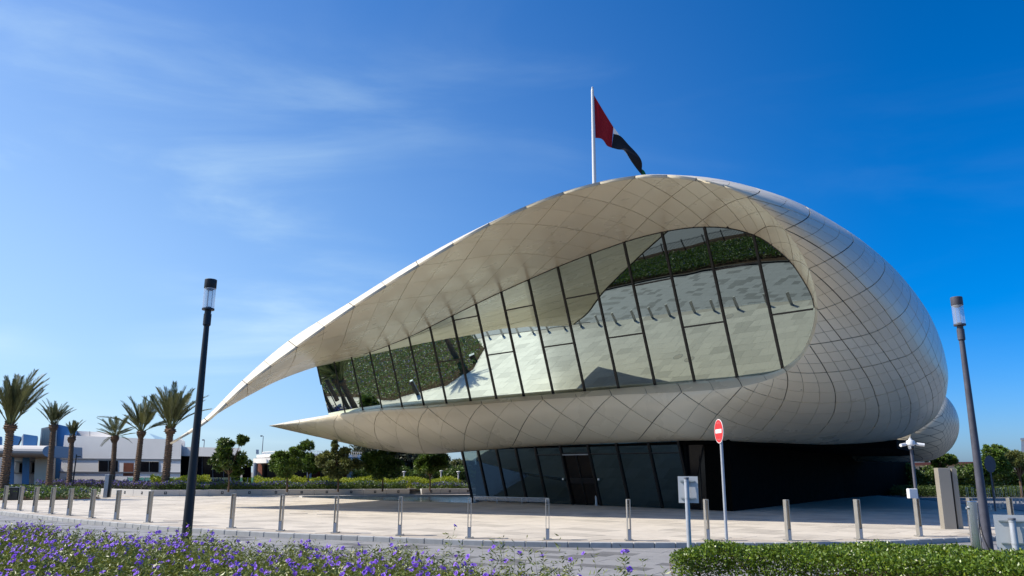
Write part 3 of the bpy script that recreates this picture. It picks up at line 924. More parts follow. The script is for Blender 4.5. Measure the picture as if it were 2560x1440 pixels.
# entrance door: two leaves in a bronze-dark frame with a pale lintel
a, b = feet[5], feet[6]
door = MB(); dm = mat("door_glass", (0.012, 0.009, 0.008), 0.15, spec=0.35)
door = MB().slab([from_gl(a - .03, zt_(0.02), -.05), from_gl(b + .03, zt_(0.02), -.05), from_gl(b + .03, zt_(2.60), -.05), from_gl(a - .03, zt_(2.60), -.05)],
                 [from_gl(a - .03, zt_(0.02), -.09), from_gl(b + .03, zt_(0.02), -.09), from_gl(b + .03, zt_(2.60), -.09), from_gl(a - .03, zt_(2.60), -.09)]).build("entrance_door", dm, pav)
MB().box(from_gl((a + b) / 2, zt_(2.62), 0.06), (abs(a - b) * BAY - 0.16, 0.05, 0.05), ax=(GA, GN, GM)).build("lintel", M["galv"], door)
MB().box(from_gl((a + b) / 2, zt_(1.3), -0.03), (0.05, 0.05, 2.7), ax=(GA, GN, GM)).build("meeting_stile", M["frame"], door)
MB().box(from_gl((a + b) / 2, zt_(1.25), -0.035), (abs(a - b) * BAY - 0.3, 0.02, 0.28), ax=(GA, GN, GM)).build("kick_rail", M["black"], door)
for k in (a + .12, b - .12):
    MB().lathe(from_gl(k, zt_(1.35), 0.05), [(0.055, -.05), (0.055, .05)], 10).build("call_button", M["steel"], pav)
# return pane at the corner, upright, and the dark stone wall
r0, r1 = ground(1727, 1273.5), ground(1768, 1275.5)
add_mesh("return_pane", [r0, r1, r1 + np.array([0, 0, 3.2]), r0 + np.array([-.3, -.2, 3.2])], [(0, 1, 2, 3)], M["dark_glass"], pav)
MB().box((r0 * .3 + r1 * .7) + np.array([0, 0, 1.6]), (0.05, 0.05, 3.2), 0.5).build("mullion", M["frame"], pav)
wall = [tuple(r1[:2]), tuple(ground(1832, 1278.5)[:2]), tuple(ground(2112, 1245)[:2]), tuple(ground(2287, 1232)[:2]), (32, 84), (12, 74), (2, 56), (-2.2, 50.5), (-1.2, 49.6), (6, 44)]
MB().prism(wall, -0.05, 3.25).build("base_wall", M["stone_shaded"], pav)
# underside between wall and shell; its near-black colour stands in for shade
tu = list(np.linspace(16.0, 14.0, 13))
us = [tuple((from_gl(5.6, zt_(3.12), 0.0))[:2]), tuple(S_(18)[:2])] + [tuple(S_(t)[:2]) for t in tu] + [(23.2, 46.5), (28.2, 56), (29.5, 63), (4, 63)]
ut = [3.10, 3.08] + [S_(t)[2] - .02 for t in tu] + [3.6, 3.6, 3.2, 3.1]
MB().slab([np.array([p[0], p[1], 2.98]) for p in us], [np.array([p[0], p[1], z]) for p, z in zip(us, ut)]).build("underside", M["stone_shaded"], pav)
# rear lobe of the shell, seen past the right-hand bulge
lc = at(2279, 1058, 61.0); lx = 2.9; lz = 94 / FPX * 61.0
def lobe(u, v):
    th = u * 2 * math.pi; ph = (v - 0.5) * math.pi
    c = math.copysign(abs(math.cos(ph)) ** 0.9, math.cos(ph)); s2 = math.copysign(abs(math.sin(ph)) ** 1.0, math.sin(ph))
    x = math.cos(th) * c; y = math.sin(th) * c
    p = np.array([x * lx - 5.0 * smooth01((0.12 - x) / 0.3), y * 4.0 + 1.5 * smooth01((0.12 - x) / 0.3), s2 * lz])
    return lc + p
V, F = [], []
NU, NV = 48, 24
for j in range(NV + 1):
    for i in range(NU): V.append(lobe(i / NU, j / NV))
for j in range(NV):
    for i in range(NU): F.append((j * NU + i, j * NU + (i + 1) % NU, (j + 1) * NU + (i + 1) % NU, (j + 1) * NU + i))
add_mesh("rear_lobe_backing", np.array(V) * 1.0 + (np.array(lc) - np.array(V)) * 0.006, F, M["joint"], pav, smooth=True)
V, F, N, T = [], [], [], []
for i in range(-24, 10):
    for j in range(2, 30):
        u0, v0 = (i + (j % 2) * 0.5) / 60, j / 32
        P = [(u0, v0 - 1 / 32), (u0 + .5 / 60, v0), (u0, v0 + 1 / 32), (u0 - .5 / 60, v0)]
        P = [np.array(p) * 0.955 + np.mean(np.array(P), 0) * 0.045 for p in P]
        b = len(V); tt = 0.95 + .08 * rng.random()
        for p in P:
            q = lobe(p[0], p[1]); V.append(q); d = q - lc; N.append(unit(d / np.array([lx * lx, 16, lz * lz]))); T.append(tt)
        F.append((b, b + 1, b + 2, b + 3))
o = add_mesh("rear_lobe_panels", V, F, M["clad"], pav, smooth=True, normals=N, tint=T); o["kind"] = "stuff"

# ------------------------------------------------------------------ bollards
def bollard_mesh():
    out = {}
    fr = MB()
    for sx in (-1, 1): fr.bevbox((sx * 0.0385, 0, 0.505), (0.014, 0.20, 0.99), 0.003)
    fr.box((0, 0, 0.993), (0.063, 0.20, 0.014)).box((0, 0, 0.86), (0.063, 0.03, 0.012))
    out["frame"] = fr
    out["base_block"] = MB().box((0, 0, 0.14), (0.063, 0.196, 0.25))
    pl = MB().bevbox((0, 0, 0.010), (0.22, 0.30, 0.012), 0.004)
    for sx in (-1, 1):
        for sy in (-1, 1): pl.lathe((sx * 0.085, sy * 0.12, 0.016), [(0.012, 0), (0.012, 0.014), (0.006, 0.018)], 6)
    out["base_plate"] = pl
    return out
BOLM = {k: raw_mesh(k, v.v, v.f, {"frame": M["steel_sat"], "base_block": M["galv"], "base_plate": M["steel_sat"]}[k]) for k, v in bollard_mesh().items()}
_first_bol = None
def bollard(x, y, label, group="open-framed steel bollards along the plaza edge", rz=0.0):
    global _first_bol
    if _first_bol is None:
        r = thing("bollard", (x, y, 0), label, "bollard", group, rz)
        for k, me in BOLM.items():
            link(bpy.data.objects.new(k, me), r)
        _first_bol = r
        return r
    r = _first_bol.copy(); COL.objects.link(r); r.location = (x, y, 0); r.rotation_euler = (0, 0, rz)
    r["label"] = label; r["group"] = group
    for c in list(_first_bol.children):
        d = c.copy(); COL.objects.link(d); d.parent = r
    return r
BOL_LAB = ["steel bollard leftmost in the photo at the kerb by the low purple bed", "steel bollard second from the left edge at the curved kerb", "steel bollard third from the left edge at the curved kerb",
  "steel bollard fourth from the left edge, before the low purple bed", "steel bollard fifth from the left edge, before the low purple bed", "steel bollard in line with the slatted dark post at the end of the low bed",
  "steel bollard just right of the slatted post, before the sunlit planter wall", "steel bollard in front of the corner of the planter wall", "steel bollard hidden behind the left dark lamp post",
  "steel bollard first to the right of the left lamp post", "steel bollard second right of the left lamp post, crossing the tip of the shadow", "steel bollard before the left end of the reflecting pool",
  "open steel bollard before the bright water of the pool", "open steel bollard at the left end of the pale handrail", "open steel bollard at the right end of the pale handrail",
  "open steel bollard between the handrail and the small sign, in front of the dark glass", "open steel bollard just right of the small square sign", "steel bollard first to the right of the no-entry sign",
  "steel bollard second right of the no-entry sign", "steel bollard carrying the camera mast behind it"]
for i, p in enumerate(BOL): bollard(p[0], p[1], BOL_LAB[i], rz=rng.normal() * 0.03)
for i, p in enumerate(BOL_R): bollard(p[0], p[1], ["steel bollard half hidden behind the thick round post", "steel bollard standing behind the low sign board, nearer to the lamp", "steel bollard standing behind the low sign board, nearer to the right edge"][i], rz=-0.1)
for i, p in enumerate(BOL_EXT_L[:10]): bollard(p[0], p[1], "steel bollard beyond the left edge, seen only mirrored in the upper glass", "bollards mirrored in the glass")
far = []
for q in ((2422, 1267), (2436, 1268), (2467, 1276), (2478, 1276), (2490, 1275), (2500, 1273), (2508, 1269), (2520, 1266), (2531, 1264), (2540, 1261), (2550, 1259), (2558, 1257)):
    far.append(ground(*q))
for i, p in enumerate(far): bollard(p[0], p[1], "small far bollard in the shaded double row by the right-hand road", "far bollards along the right-hand road", -0.55)
# pale handrail between two bollards
hr = thing("handrail", tuple(ground(1179, 1256)), "pale flat handrail running low before the dark entrance glass, between two open bollards", "handrail")
ha, hb = ground(1183, 1257.0), ground(1372, 1263.0)
hd = unit(hb - ha)
HX = (hd, np.array([-hd[1], hd[0], 0]), np.array([0, 0, 1.0]))
L = np.linalg.norm(hb - ha)
MB().box((ha + hb) / 2 + np.array([0, 0, .36]), (L, 0.05, 0.025), ax=HX).build("top_rail", M["galv"], hr)
MB().box((ha + hb) / 2 + np.array([0, 0, .24]), (L, 0.012, 0.20), ax=HX).build("rail_panel", M["lantern"], hr)
for u in (0.01, 0.33, 0.66, 0.99): MB().box(ha + (hb - ha) * u + np.array([0, 0, .18]), (0.03, 0.03, 0.36), ax=HX).build("post", M["galv"], hr)
eb = thing("entrance_post", tuple(ground(1491, 1264)), "slim grey post standing before the entrance door", "post")
MB().lathe(ground(1491, 1264), [(0.11, 0), (0.11, .015), (0.065, .02), (0.065, .78), (0.06, .80)], 12).build("post_body", M["galv"], eb, smooth=True, angle=0.6)

# ------------------------------------------------------------------ street lamps
def street_lamp(px, Y, label, m, worn=False):
    top = at(*px, Y); x, y, h = top
    r = thing("street_lamp", (x, y, -0.05), label, "street lamp", "dark cylinder-topped lamp posts")
    z0 = -0.05
    MB().lathe((x, y, z0), [(0.17, 0), (0.17, .02), (0.098, .03), (0.095, 0.5), (0.055, h - 0.92)], 20).build("pole", m, r, smooth=True, angle=0.5)
    MB().lathe((x, y, 0), [(0.062, h - 0.99), (0.078, h - 0.97), (0.078, h - 0.74), (0.066, h - 0.735), (0.066, h - 0.66)], 20).build("sleeve", m, r, smooth=True, angle=0.5)
    MB().lathe((x, y, 0), [(0.07, h - 0.665), (0.125, h - 0.655), (0.125, h - 0.62), (0.05, h - 0.618), (0.05, h - 0.585)], 24).build("lamp_seat", m, r, smooth=True, angle=0.5)
    lan = MB()
    n = 28
    for k in range(n):
        a0, a1 = 2 * math.pi * k / n, 2 * math.pi * (k + 1) / n
        lan.add([(x + .118 * math.cos(a0), y + .118 * math.sin(a0), h - .62), (x + .118 * math.cos(a1), y + .118 * math.sin(a1), h - .62), (x + .118 * math.cos(a1), y + .118 * math.sin(a1), h - .18), (x + .118 * math.cos(a0), y + .118 * math.sin(a0), h - .18)], [(0, 1, 2, 3)])
    lan.build("lantern", M["lantern"], r, smooth=True)
    for k in (0.5, 2.6, 4.7):
        MB().tube([(x + .055 * math.cos(k), y + .055 * math.sin(k), h - .62), (x + .055 * math.cos(k), y + .055 * math.sin(k), h - .19)], 0.006, 6).build("rod", M["galv"], r)
    MB().lathe((x, y, 0), [(0.05, h - 0.235), (0.09, h - 0.20), (0.122, h - 0.19), (0.124, h - .185), (0.124, h - 0.01), (0.115, h)], 24).build("cap", M["pole_dark"] if not worn else m, r, smooth=True, angle=0.5)
    MB().lathe((x, y, 0), [(0.085, h - 0.205), (0.115, h - 0.196)], 20).build("reflector", M["white_plastic"], r)
    return r
street_lamp((527.5, 699), 16.0, "near-black lamp post on the left, rising from the purple flowers before the roof's horn", M["pole_dark"])
street_lamp((2390.5, 743), 17.3, "worn dark grey lamp post near the right edge, beside the chain", M["pole_grey"], True)

# ------------------------------------------------------------------ signs, mast, posts
# no-entry sign, turned almost edge-on
p = at(1801.5, 1078, 20.4)
ne = thing("no_entry_sign", (p[0], p[1], 0), "round red no-entry sign on a thin grey pole, turned nearly edge-on", "road sign")
MB().lathe((p[0], p[1], 0), [(0.038, 0), (0.038, p[2] + .06)], 14).build("pole", M["galv"], ne, smooth=True, angle=0.6)
va = unit(np.array([CAM[0] - p[0], CAM[1] - p[1], 0]))
ang = R_(69); nrm = np.array([va[0] * math.cos(ang) - va[1] * math.sin(ang) * -1, va[1] * math.cos(ang) + va[0] * math.sin(ang) * -1, 0])
# keep the variant that looks to the left (towards the sun)
if nrm[0] > 0:
    nrm = np.array([va[0] * math.cos(ang) - va[1] * math.sin(ang), va[1] * math.cos(ang) + va[0] * math.sin(ang), 0])
nrm = unit(nrm); tx = np.array([-nrm[1], nrm[0], 0])
def disc(c, r, n=36): return [c + tx * r * math.cos(2 * math.pi * k / n) + np.array([0, 0, 1.0]) * r * math.sin(2 * math.pi * k / n) for k in range(n)]
c0 = p + nrm * 0.045
f1 = MB().slab(disc(c0 + nrm * .006, .305), disc(c0 - nrm * .004, .305)); dface = f1.build("disc", M["sign_white"], ne)
MB().slab(disc(c0 + nrm * .009, .288), disc(c0 + nrm * .006, .288)).build("red_field", M["sign_red"], dface)
MB().box(c0 + nrm * .0115, (0.42, 0.005, 0.10), ax=(tx, nrm, np.array([0, 0, 1.0]))).build("white_bar", M["sign_white"], dface)
dots = MB()
for zz in (0.215, -0.215):
    for k in (-1, 0, 1): dots.box(c0 + nrm * .0105 + tx * (0.07 * k) + np.array([0, 0, zz - (0.012 * abs(k) if zz > 0 else -0.012 * abs(k))]), (0.016, 0.004, 0.012), ax=(tx, nrm, np.array([0, 0, 1.0])))
dots.build("print_dots", M["sign_white"], dface)
MB().box(p + nrm * .03 + np.array([0, 0, .15]), (.12, .03, .03), ax=(tx, nrm, np.array([0, 0, 1.0]))).build("bracket", M["galv"], ne)
MB().box(p + nrm * .03 + np.array([0, 0, -.15]), (.12, .03, .03), ax=(tx, nrm, np.array([0, 0, 1.0]))).build("bracket", M["galv"], ne)

def back_sign(cpx, Y, w, h, polepx, label, yaw, prad, ptop):
    c = at(*cpx, Y)
    pp = at(*polepx, Y - 0.07)
    r = thing("sign_board", (pp[0], pp[1], 0), label, "sign")
    ax = (np.array([math.cos(yaw), math.sin(yaw), 0]), np.array([-math.sin(yaw), math.cos(yaw), 0]), np.array([0, 0, 1.0]))
    MB().box(c, (w, 0.004, h), ax=ax).build("plate", M["sign_back"], r)
    MB().lathe((pp[0], pp[1], 0), [(prad, -0.1), (prad, ptop), (prad * 0.97, ptop + .004)], 18).build("pole", M["galv"], r, smooth=True, angle=0.6)
    MB().lathe((pp[0], pp[1], ptop - .02), [(prad * 1.10, 0), (prad * 1.10, .028), (prad * .9, .034)], 18).build("pole_cap", M["trim_grey"], r)
    for s2 in (0.32, -0.32):
        q = c + np.array([0, 0, h * s2]) - ax[1] * 0.012
        ch = MB().box(q + ax[0] * (-w * .02), (w * 0.72, 0.020, 0.020), ax=ax).build("channel", M["steel"], r)
        cl = MB().lathe((pp[0], pp[1], q[2] - 0.011), [(prad * 1.05, 0), (prad * 1.05, .022)], 16); cl.build("clamp", M["galv"], r)
    return r
back_sign((1720.5, 1224, ), 13.0, 0.315, 0.415, (1717, 1224), "small light square sign seen from the back at the hedge's left end", R_(-18), 0.037, at(1717, 1195, 12.93)[2])
back_sign((2538, 1331), 12.2, 0.52, 0.50, (2534, 1331), "low wide sign board seen from the back at the right edge", R_(-20), 0.047, at(2534, 1297, 12.1)[2])

# camera mast
b = BOL[-1]; mc = at(2277, 1112, b[1] + 0.30)
cm = thing("camera_mast", (mc[0], mc[1], 0), "thin mast with white surveillance cameras and a white box, behind a bollard", "camera mast")
MB().lathe((mc[0], mc[1], 0), [(0.055, 0), (0.055, 1.1), (0.045, 1.12), (0.04, mc[2] - .12)], 14).build("mast", M["pole_grey"], cm, smooth=True, angle=0.5)
MB().bevbox((mc[0] - .13, mc[1] - .04, 1.13), (0.24, 0.16, 0.26), 0.012).build("junction_box", M["white_plastic"], cm)
hd_ = MB().lathe((mc[0], mc[1], mc[2]), [(0.07, -.12), (0.08, -.02), (0.115, 0.0), (0.12, .07), (0.10, .12), (0.05, .13), (0.045, .17), (0.012, .175), (0.012, .23)], 18).build("camera_head", M["white_plastic"], cm, smooth=True, angle=0.6)
MB().lathe((mc[0] + .01, mc[1] - .03, mc[2] - .09), [(0.02, -.05), (0.055, -.02), (0.06, .05)], 14).build("dome", M["black"], hd_, smooth=True)
for sg, dz in ((-1, -.01), (1, .0)):
    MB().tube([(mc[0] + sg * .09, mc[1], mc[2] + .02), (mc[0] + sg * .17, mc[1] - .02, mc[2] + .02 + dz)], 0.02, 8).build("arm", M["white_plastic"], hd_)
    cyl = MB().tube([(mc[0] + sg * .16, mc[1] - .01, mc[2] + .02 + dz), (mc[0] + sg * .34, mc[1] - .10, mc[2] - .01 + dz)], [0.045, 0.045], 10); cyl.build("bullet_camera", M["white_plastic"], cm)

# round polished post with a chain
sp = at(2428, 1253, 12.4)
ps = thing("round_post", (sp[0], sp[1], 0), "thick polished steel post rising behind the hedge near the right lamp", "post")
MB().lathe((sp[0], sp[1], 0), [(0.075, -.05), (0.075, sp[2] - .008), (0.068, sp[2])], 28).build("post_body", M["steel_pol"], ps, smooth=True, angle=0.5)
MB().tube([(sp[0] - .07, sp[1] - .02, sp[2] - .10), (sp[0] - .11, sp[1] - .04, sp[2] - .10)], 0.018, 10).build("ring_bolt", M["steel"], ps)
chn = thing("chain", (sp[0] + .09, sp[1], 0), "dark slack chain hanging from the polished post towards the hedge", "chain")
A, Bc = np.array([sp[0] + .08, sp[1], sp[2] - .11]), at(2476, 1378, 12.2)
cmb = MB(); nl = 44
def cpos(u):
    q = A + (Bc - A) * u; return q + np.array([-.03, 0, -.05]) * 4 * u * (1 - u)
for k in range(nl):
    p0, p1 = cpos(k / nl), cpos((k + 1.35) / nl)
    d = unit(p1 - p0); a = unit(np.cross(d, [0, 1, 0.2])); bb = np.cross(d, a)
    if k % 2: a, bb = bb, a
    pts = []
    Lk = np.linalg.norm(p1 - p0) / 2; m_ = (p0 + p1) / 2
    for q in range(9):
        th = 2 * math.pi * q / 8
        pts.append(m_ + d * Lk * math.cos(th) + a * 0.010 * math.sin(th))
    cmb.tube(pts, 0.0032, 5, cap=False)
cmb.build("links", M["fence"], chn)

# brown stele in two slabs
tp = at(2378, 1312, 25.3); tp[2] = 0
th_ = at(2378, 1170, 25.3)[2]
te = thing("totem", tuple(tp), "tall taupe stele of two upright slabs with a dark slot, right of the pavilion", "totem")
MB().bevbox((tp[0] + .02, tp[1] + .2, th_ / 2), (0.36, 0.34, th_), 0.008, R_(-8)).build("slab", M["totem"], te)
MB().box((tp[0] + .25, tp[1] + .28, th_ / 2 - .02), (0.13, 0.22, th_ - .05), R_(-8)).build("slot", M["black"], te)
MB().bevbox((tp[0] + .37, tp[1] + .26, th_ / 2 - .01), (0.15, 0.34, th_ - .02), 0.008, R_(-8)).build("slab", M["totem"], te)

# slatted dark post beside the planter, left
q0 = ground(268, 1244)
lp_ = thing("info_post", tuple(q0), "dark slatted upright post at the end of the low purple bed, before the planter", "post")
hh = at(268, 1186, q0[1])[2]
MB().bevbox((q0[0] - .12, q0[1], hh / 2), (0.24, 0.3, hh), 0.01, 0.2).build("slab", M["galv"], lp_)
MB().bevbox((q0[0] + .10, q0[1] + .02, hh / 2), (0.14, 0.3, hh - .04), 0.01, 0.2).build("slab", M["black"], lp_)
q1 = ground(36, 1250)
bn = thing("litter_bin", tuple(q1), "black square litter bin in front of the low purple bed, far left", "bin")
MB().bevbox((q1[0], q1[1], .34), (0.55, 0.5, 0.68), 0.02).build("bin_body", M["black"], bn)
MB().box((q1[0], q1[1], .70), (0.58, 0.53, 0.03)).build("lid", M["trim_grey"], bn)

# ------------------------------------------------------------------ flagpole and flag, far behind
FY = 150.0
ft, fb = at(1481, 221, FY), at(1481.5, 462, FY)
fp = thing("flagpole", (ft[0], ft[1], 0), "tall white flagpole rising behind the roof", "flagpole")
MB().lathe((ft[0], ft[1], 0), [(0.62, 0), (0.42, fb[2]), (0.30, ft[2] - .8), (0.30, ft[2] - .5), (0.18, ft[2])], 18).build("pole", M["pole_white"], fp, smooth=True, angle=0.5)
MB().lathe((ft[0], ft[1], ft[2] - .05), [(0.2, 0), (0.24, .15), (0.12, .38), (0.02, .45)], 12).build("finial", M["galv"], fp, smooth=True)
flag = thing("flag", (ft[0] + .5, ft[1], 0), "large red, white, black and green flag drooping from the flagpole", "flag")
def zz(x, y): return (1400 + x * 0.19443, 200 + y * 0.19443)
def cloth(name, m, top, bot, nu, nv, dep):
    f, g = spline(np.linspace(0, 1, len(top)), [zz(*q) for q in top]), spline(np.linspace(0, 1, len(bot)), [zz(*q) for q in bot])
    V, F = [], []
    for i in range(nu + 1):
        for j in range(nv + 1):
            u, v = i / nu, j / nv
            q = f(u) * (1 - v) + g(u) * v
            V.append(at(q[0], q[1], FY + dep(u, v)))
    for i in range(nu):
        for j in range(nv): F.append((i * (nv + 1) + j, (i + 1) * (nv + 1) + j, (i + 1) * (nv + 1) + j + 1, i * (nv + 1) + j + 1))
    return add_mesh(name, V, F, m, flag, smooth=True)
cloth("red_band", M["flag_red"], [(437, 195), (500, 300), (575, 425), (640, 530), (687, 605)], [(455, 745), (520, 752), (560, 780), (605, 845), (665, 872)], 20, 14, lambda u, v: 0.30 * math.sin(5 * u + 1.5 * v) + 0.06 * math.sin(9 * u - 4 * v))
cloth("white_band", M["flag_white"], [(687, 605), (725, 655), (765, 708)], [(686, 692), (720, 700), (765, 712)], 6, 3, lambda u, v: 0.9 + 0.3 * u)
cloth("black_band", M["flag_black"], [(686, 690), (780, 722), (880, 830), (985, 940), (1040, 1020), (1056, 1085), (1052, 1150)], [(664, 872), (745, 893), (830, 908), (880, 985), (940, 1080), (1000, 1160), (1056, 1228)], 24, 8, lambda u, v: -0.4 + 0.5 * math.sin(7 * u + 2 * v))
cloth("white_hem", M["flag_white"], [(815, 903), (850, 925), (925, 1050)], [(822, 908), (862, 960), (922, 1060)], 6, 1, lambda u, v: 0.5)
cloth("green_band", M["flag_green"], [(1052, 1145), (1085, 1172), (1110, 1225)], [(1050, 1225), (1075, 1218), (1108, 1232)], 6, 3, lambda u, v: 0.6 * u)

# ------------------------------------------------------------------ vegetation helpers
def rand_dirs(n, up=0.3):
    d = rng.standard_normal((n, 3)); d[:, 2] = d[:, 2] * 0.8 + up
    return d / np.linalg.norm(d, axis=1, keepdims=True)
def leaf_arrays(P, D, L, W, lift=0.12):
    n = len(P)
    r = rng.standard_normal((n, 3))
    r[:, 2] *= 0.4
    side = np.cross(D, np.cross(r, D) + 1e-6)
    side = np.cross(D, rng.standard_normal((n, 3)))
    side /= np.linalg.norm(side, axis=1, keepdims=True) + 1e-9
    nrm = np.cross(side, D)
    L = np.broadcast_to(L, (n,))[:, None]; W = np.broadcast_to(W, (n,))[:, None]
    mid = P + D * L * 0.45 + nrm * L * lift
    V = np.stack([P, mid + side * W / 2, P + D * L, mid - side * W / 2], 1).reshape(-1, 3)
    F = np.arange(4 * n).reshape(n, 4)
    return V, F
def leaf_mesh(name, P, D, L, W, m, parent, tint, lift=0.12):
    V, F = leaf_arrays(P, D, L, W, lift)
    o = add_mesh(name, V, F, m, parent, tint=np.repeat(tint, 4, axis=0))
    return o
def tints(n, lo, hi, warm=0.0, p=0.0):
    t = rng.uniform(lo, hi, n)
    c = np.stack([t, t, t], 1)
    if p > 0:
        k = rng.random(n) < p
        c[k] *= np.array([1 + warm, 1 + warm * 0.45, 0.8])
    return c

# ------------------------------------------------------------------ the near flower bed
def far_edge(x):
    y = np.interp(x, [-30, -22, -14.5, -12.6, -9.0, -6.2, -1.9, -0.25, 0.6, 1.35, 1.75], [27, 24.0, 20.6, 19.0, 16.4, 14.9, 12.9, 11.4, 10.5, 9.5, 8.4])
    return y
N0 = 7600
X = rng.uniform(-14.5, 1.75, N0 * 3); Y = rng.uniform(6.9, 21, N0 * 3)
ok = (Y < far_edge(X) - 0.05 + 0.25 * np.sin(X * 3)) & (np.abs(X) < 0.70 * Y + 0.7)
X, Y = X[ok][:N0], Y[ok][:N0]
hgt = 0.40 + 0.10 * np.sin(X * 1.1 + Y * 0.7) * np.cos(Y * 0.9 - X * 0.4) + rng.normal(0, 0.06, len(X)) + 0.06 * (Y > 12)
hgt = np.clip(hgt, 0.16, 0.66)
# a few long sprigs standing over the thin right end
Xs = rng.uniform(-1.2, 1.65, 80); Ys = far_edge(Xs) - rng.uniform(0.0, 1.5, 80)
X = np.concatenate([X, Xs]); Y = np.concatenate([Y, Ys]); hgt = np.concatenate([hgt, rng.uniform(0.48, 0.82, 80)])
bed = thing("flower_bed", (-3.0, 10.0, 0.0), "broad foreground bed of violet trumpet flowers over narrow olive-green leaves", "flower bed")
lean = rng.normal(0, 0.16, (len(X), 2))
K = 20
uu = np.tile(np.linspace(0.18, 1.0, K), len(X)) + rng.normal(0, 0.03, K * len(X))
ix = np.repeat(np.arange(len(X)), K)
base = np.stack([X, Y, np.zeros_like(X)], 1)
topv = np.concatenate([lean * hgt[:, None], hgt[:, None]], 1)
P = base[ix] + topv[ix] * uu[:, None]
th = rng.uniform(0, 2 * np.pi, len(ix))
el = rng.uniform(0.0, 1.0, len(ix)) * (0.4 + 0.6 * uu)
D = np.stack([np.cos(th) * np.cos(el), np.sin(th) * np.cos(el), np.sin(el)], 1)
LL = rng.uniform(0.055, 0.115, len(ix)) * np.where(uu > 0.85, 0.75, 1.0)
tc_ = tints(len(ix), 0.55, 1.25, 0.5, 0.18)
leaf_mesh("foliage", P, D, LL, rng.uniform(0.011, 0.021, len(ix)), M["leaf_bed"], bed, tc_)["kind"] = "stuff"
# stems as slim three-sided blades
sv, sf = [], []
a = rng.uniform(0, 2 * np.pi, len(X))
w_ = 0.0022
V = np.stack([base + np.stack([np.cos(a) * w_, np.sin(a) * w_, 0 * a], 1), base - np.stack([np.cos(a) * w_, np.sin(a) * w_, 0 * a], 1),
              base + topv * 1.02 - np.stack([np.cos(a) * w_ * .5, np.sin(a) * w_ * .5, 0 * a], 1), base + topv * 1.02 + np.stack([np.cos(a) * w_ * .5, np.sin(a) * w_ * .5, 0 * a], 1)], 1).reshape(-1, 3)
add_mesh("stems", V, np.arange(len(V)).reshape(-1, 4), M["leaf_bed"], bed, tint=np.repeat(tints(len(X), 0.6, 1.0, 0.9, 0.5), 4, axis=0))["kind"] = "stuff"
def flower_mesh(i, size):
    V, F = [(0, 0, -0.9 * size)], []
    n = 5
    for k in range(n):
        a0 = 2 * math.pi * k / n
        wob = rng.normal(0, 0.10, 3)
        def pt(r, da, z): return (r * size * math.cos(a0 + da), r * size * math.sin(a0 + da), z * size)
        b = len(V)
        V += [pt(0.30, -0.55, -0.12), pt(0.30, 0.55, -0.12), pt(0.85, -0.60, 0.10 + wob[0]), pt(0.85, 0.60, 0.12 + wob[1]), pt(1.08, -0.22, 0.0 + wob[2]), pt(1.08, 0.22, -0.02 + wob[2])]
        F += [(0, b, b + 1), (b, b + 2, b + 3, b + 1), (b + 2, b + 4, b + 5, b + 3)]
    t = np.array([0.55] + [0.75, 0.75, 1.0, 1.0, 1.15, 1.15] * n) * (0.9 + 0.2 * rng.random())
    return V, F, t
FV = [flower_mesh(i, 0.033) for i in range(6)]
FM = [raw_mesh("flower", V, F, M["petal"], smooth=False, tint=t) for V, F, t in FV]
cand = np.where((rng.random(len(X)) < 0.19 - 0.05 * (Y < 8.0)) & (hgt > 0.26))[0]
cand = cand[np.argsort(Y[cand])]
vis = []
for c in cand:
    q = proj(base[c] + topv[c])
    if -20 < q[0] < 2580 and q[1] < 1450: vis.append(c)
rv, rf, rt = [], [], []
extra = [np.array(at(1711, 1433, 12.6)), np.array(at(1741, 1426, 12.7)), np.array(at(1800, 1431, 12.5))]
spots = [(e, 0.9) for e in extra] + [(base[c] + topv[c] * 1.05, 1.0) for c in vis]
for i, (p, sc) in enumerate(spots):
    d = unit(np.array([rng.normal(-0.25, 0.55), rng.normal(-0.45, 0.45), rng.uniform(0.35, 1.0)]))
    z = Vector(d); rot = z.to_track_quat("Z", "Y").to_matrix() @ Matrix.Rotation(rng.uniform(0, 6.28), 3, "Z")
    sc = sc * rng.uniform(0.75, 1.15)
    if i < 300:
        o = bpy.data.objects.new("flower", FM[i % 6]); link(o, bed)
        o.location = Vector(p - ORG[bed.name]); o.rotation_euler = rot.to_euler(); o.scale = (sc, sc, sc)
    else:
        V, F, t = FV[i % 6]; R3 = np.array(rot)
        b = len(rv); rv += [R3 @ (np.array(v) * sc) + p for v in V]; rf += [[b + k for k in f] for f in F]; rt += list(t)
if rv: add_mesh("far_flowers", rv, rf, M["petal"], bed, tint=np.array(rt))["kind"] = "stuff"

# ------------------------------------------------------------------ the clipped hedge on the right
HP = [(2.45, 12.75), (3.4, 13.0), (6.9, 12.9), (7.9, 11.6), (9.5, 10.2), (8.6, 8.0), (5.9, 9.6), (4.4, 11.2), (3.2, 12.05), (2.5, 12.2)]
hedge = thing("hedge", (5.0, 11.5, 0.0), "clipped glossy green hedge in the right foreground with bare brown stems below", "hedge")
def hnoise(x, y): return 0.022 * math.sin(2.3 * x + 1.1 * y) + 0.022 * math.sin(5.1 * x - 3.7 * y + 1) + 0.02 * math.sin(11 * x + 9 * y)
def edge_dist(x, y):
    best = 9
    for i in range(len(HP)):
        ax_, ay_ = HP[i]; bx_, by_ = HP[(i + 1) % len(HP)]
        t = max(0, min(1, ((x - ax_) * (bx_ - ax_) + (y - ay_) * (by_ - ay_)) / ((bx_ - ax_) ** 2 + (by_ - ay_) ** 2)))
        best = min(best, math.hypot(x - ax_ - t * (bx_ - ax_), y - ay_ - t * (by_ - ay_)))
    return best
PP, DD = [], []
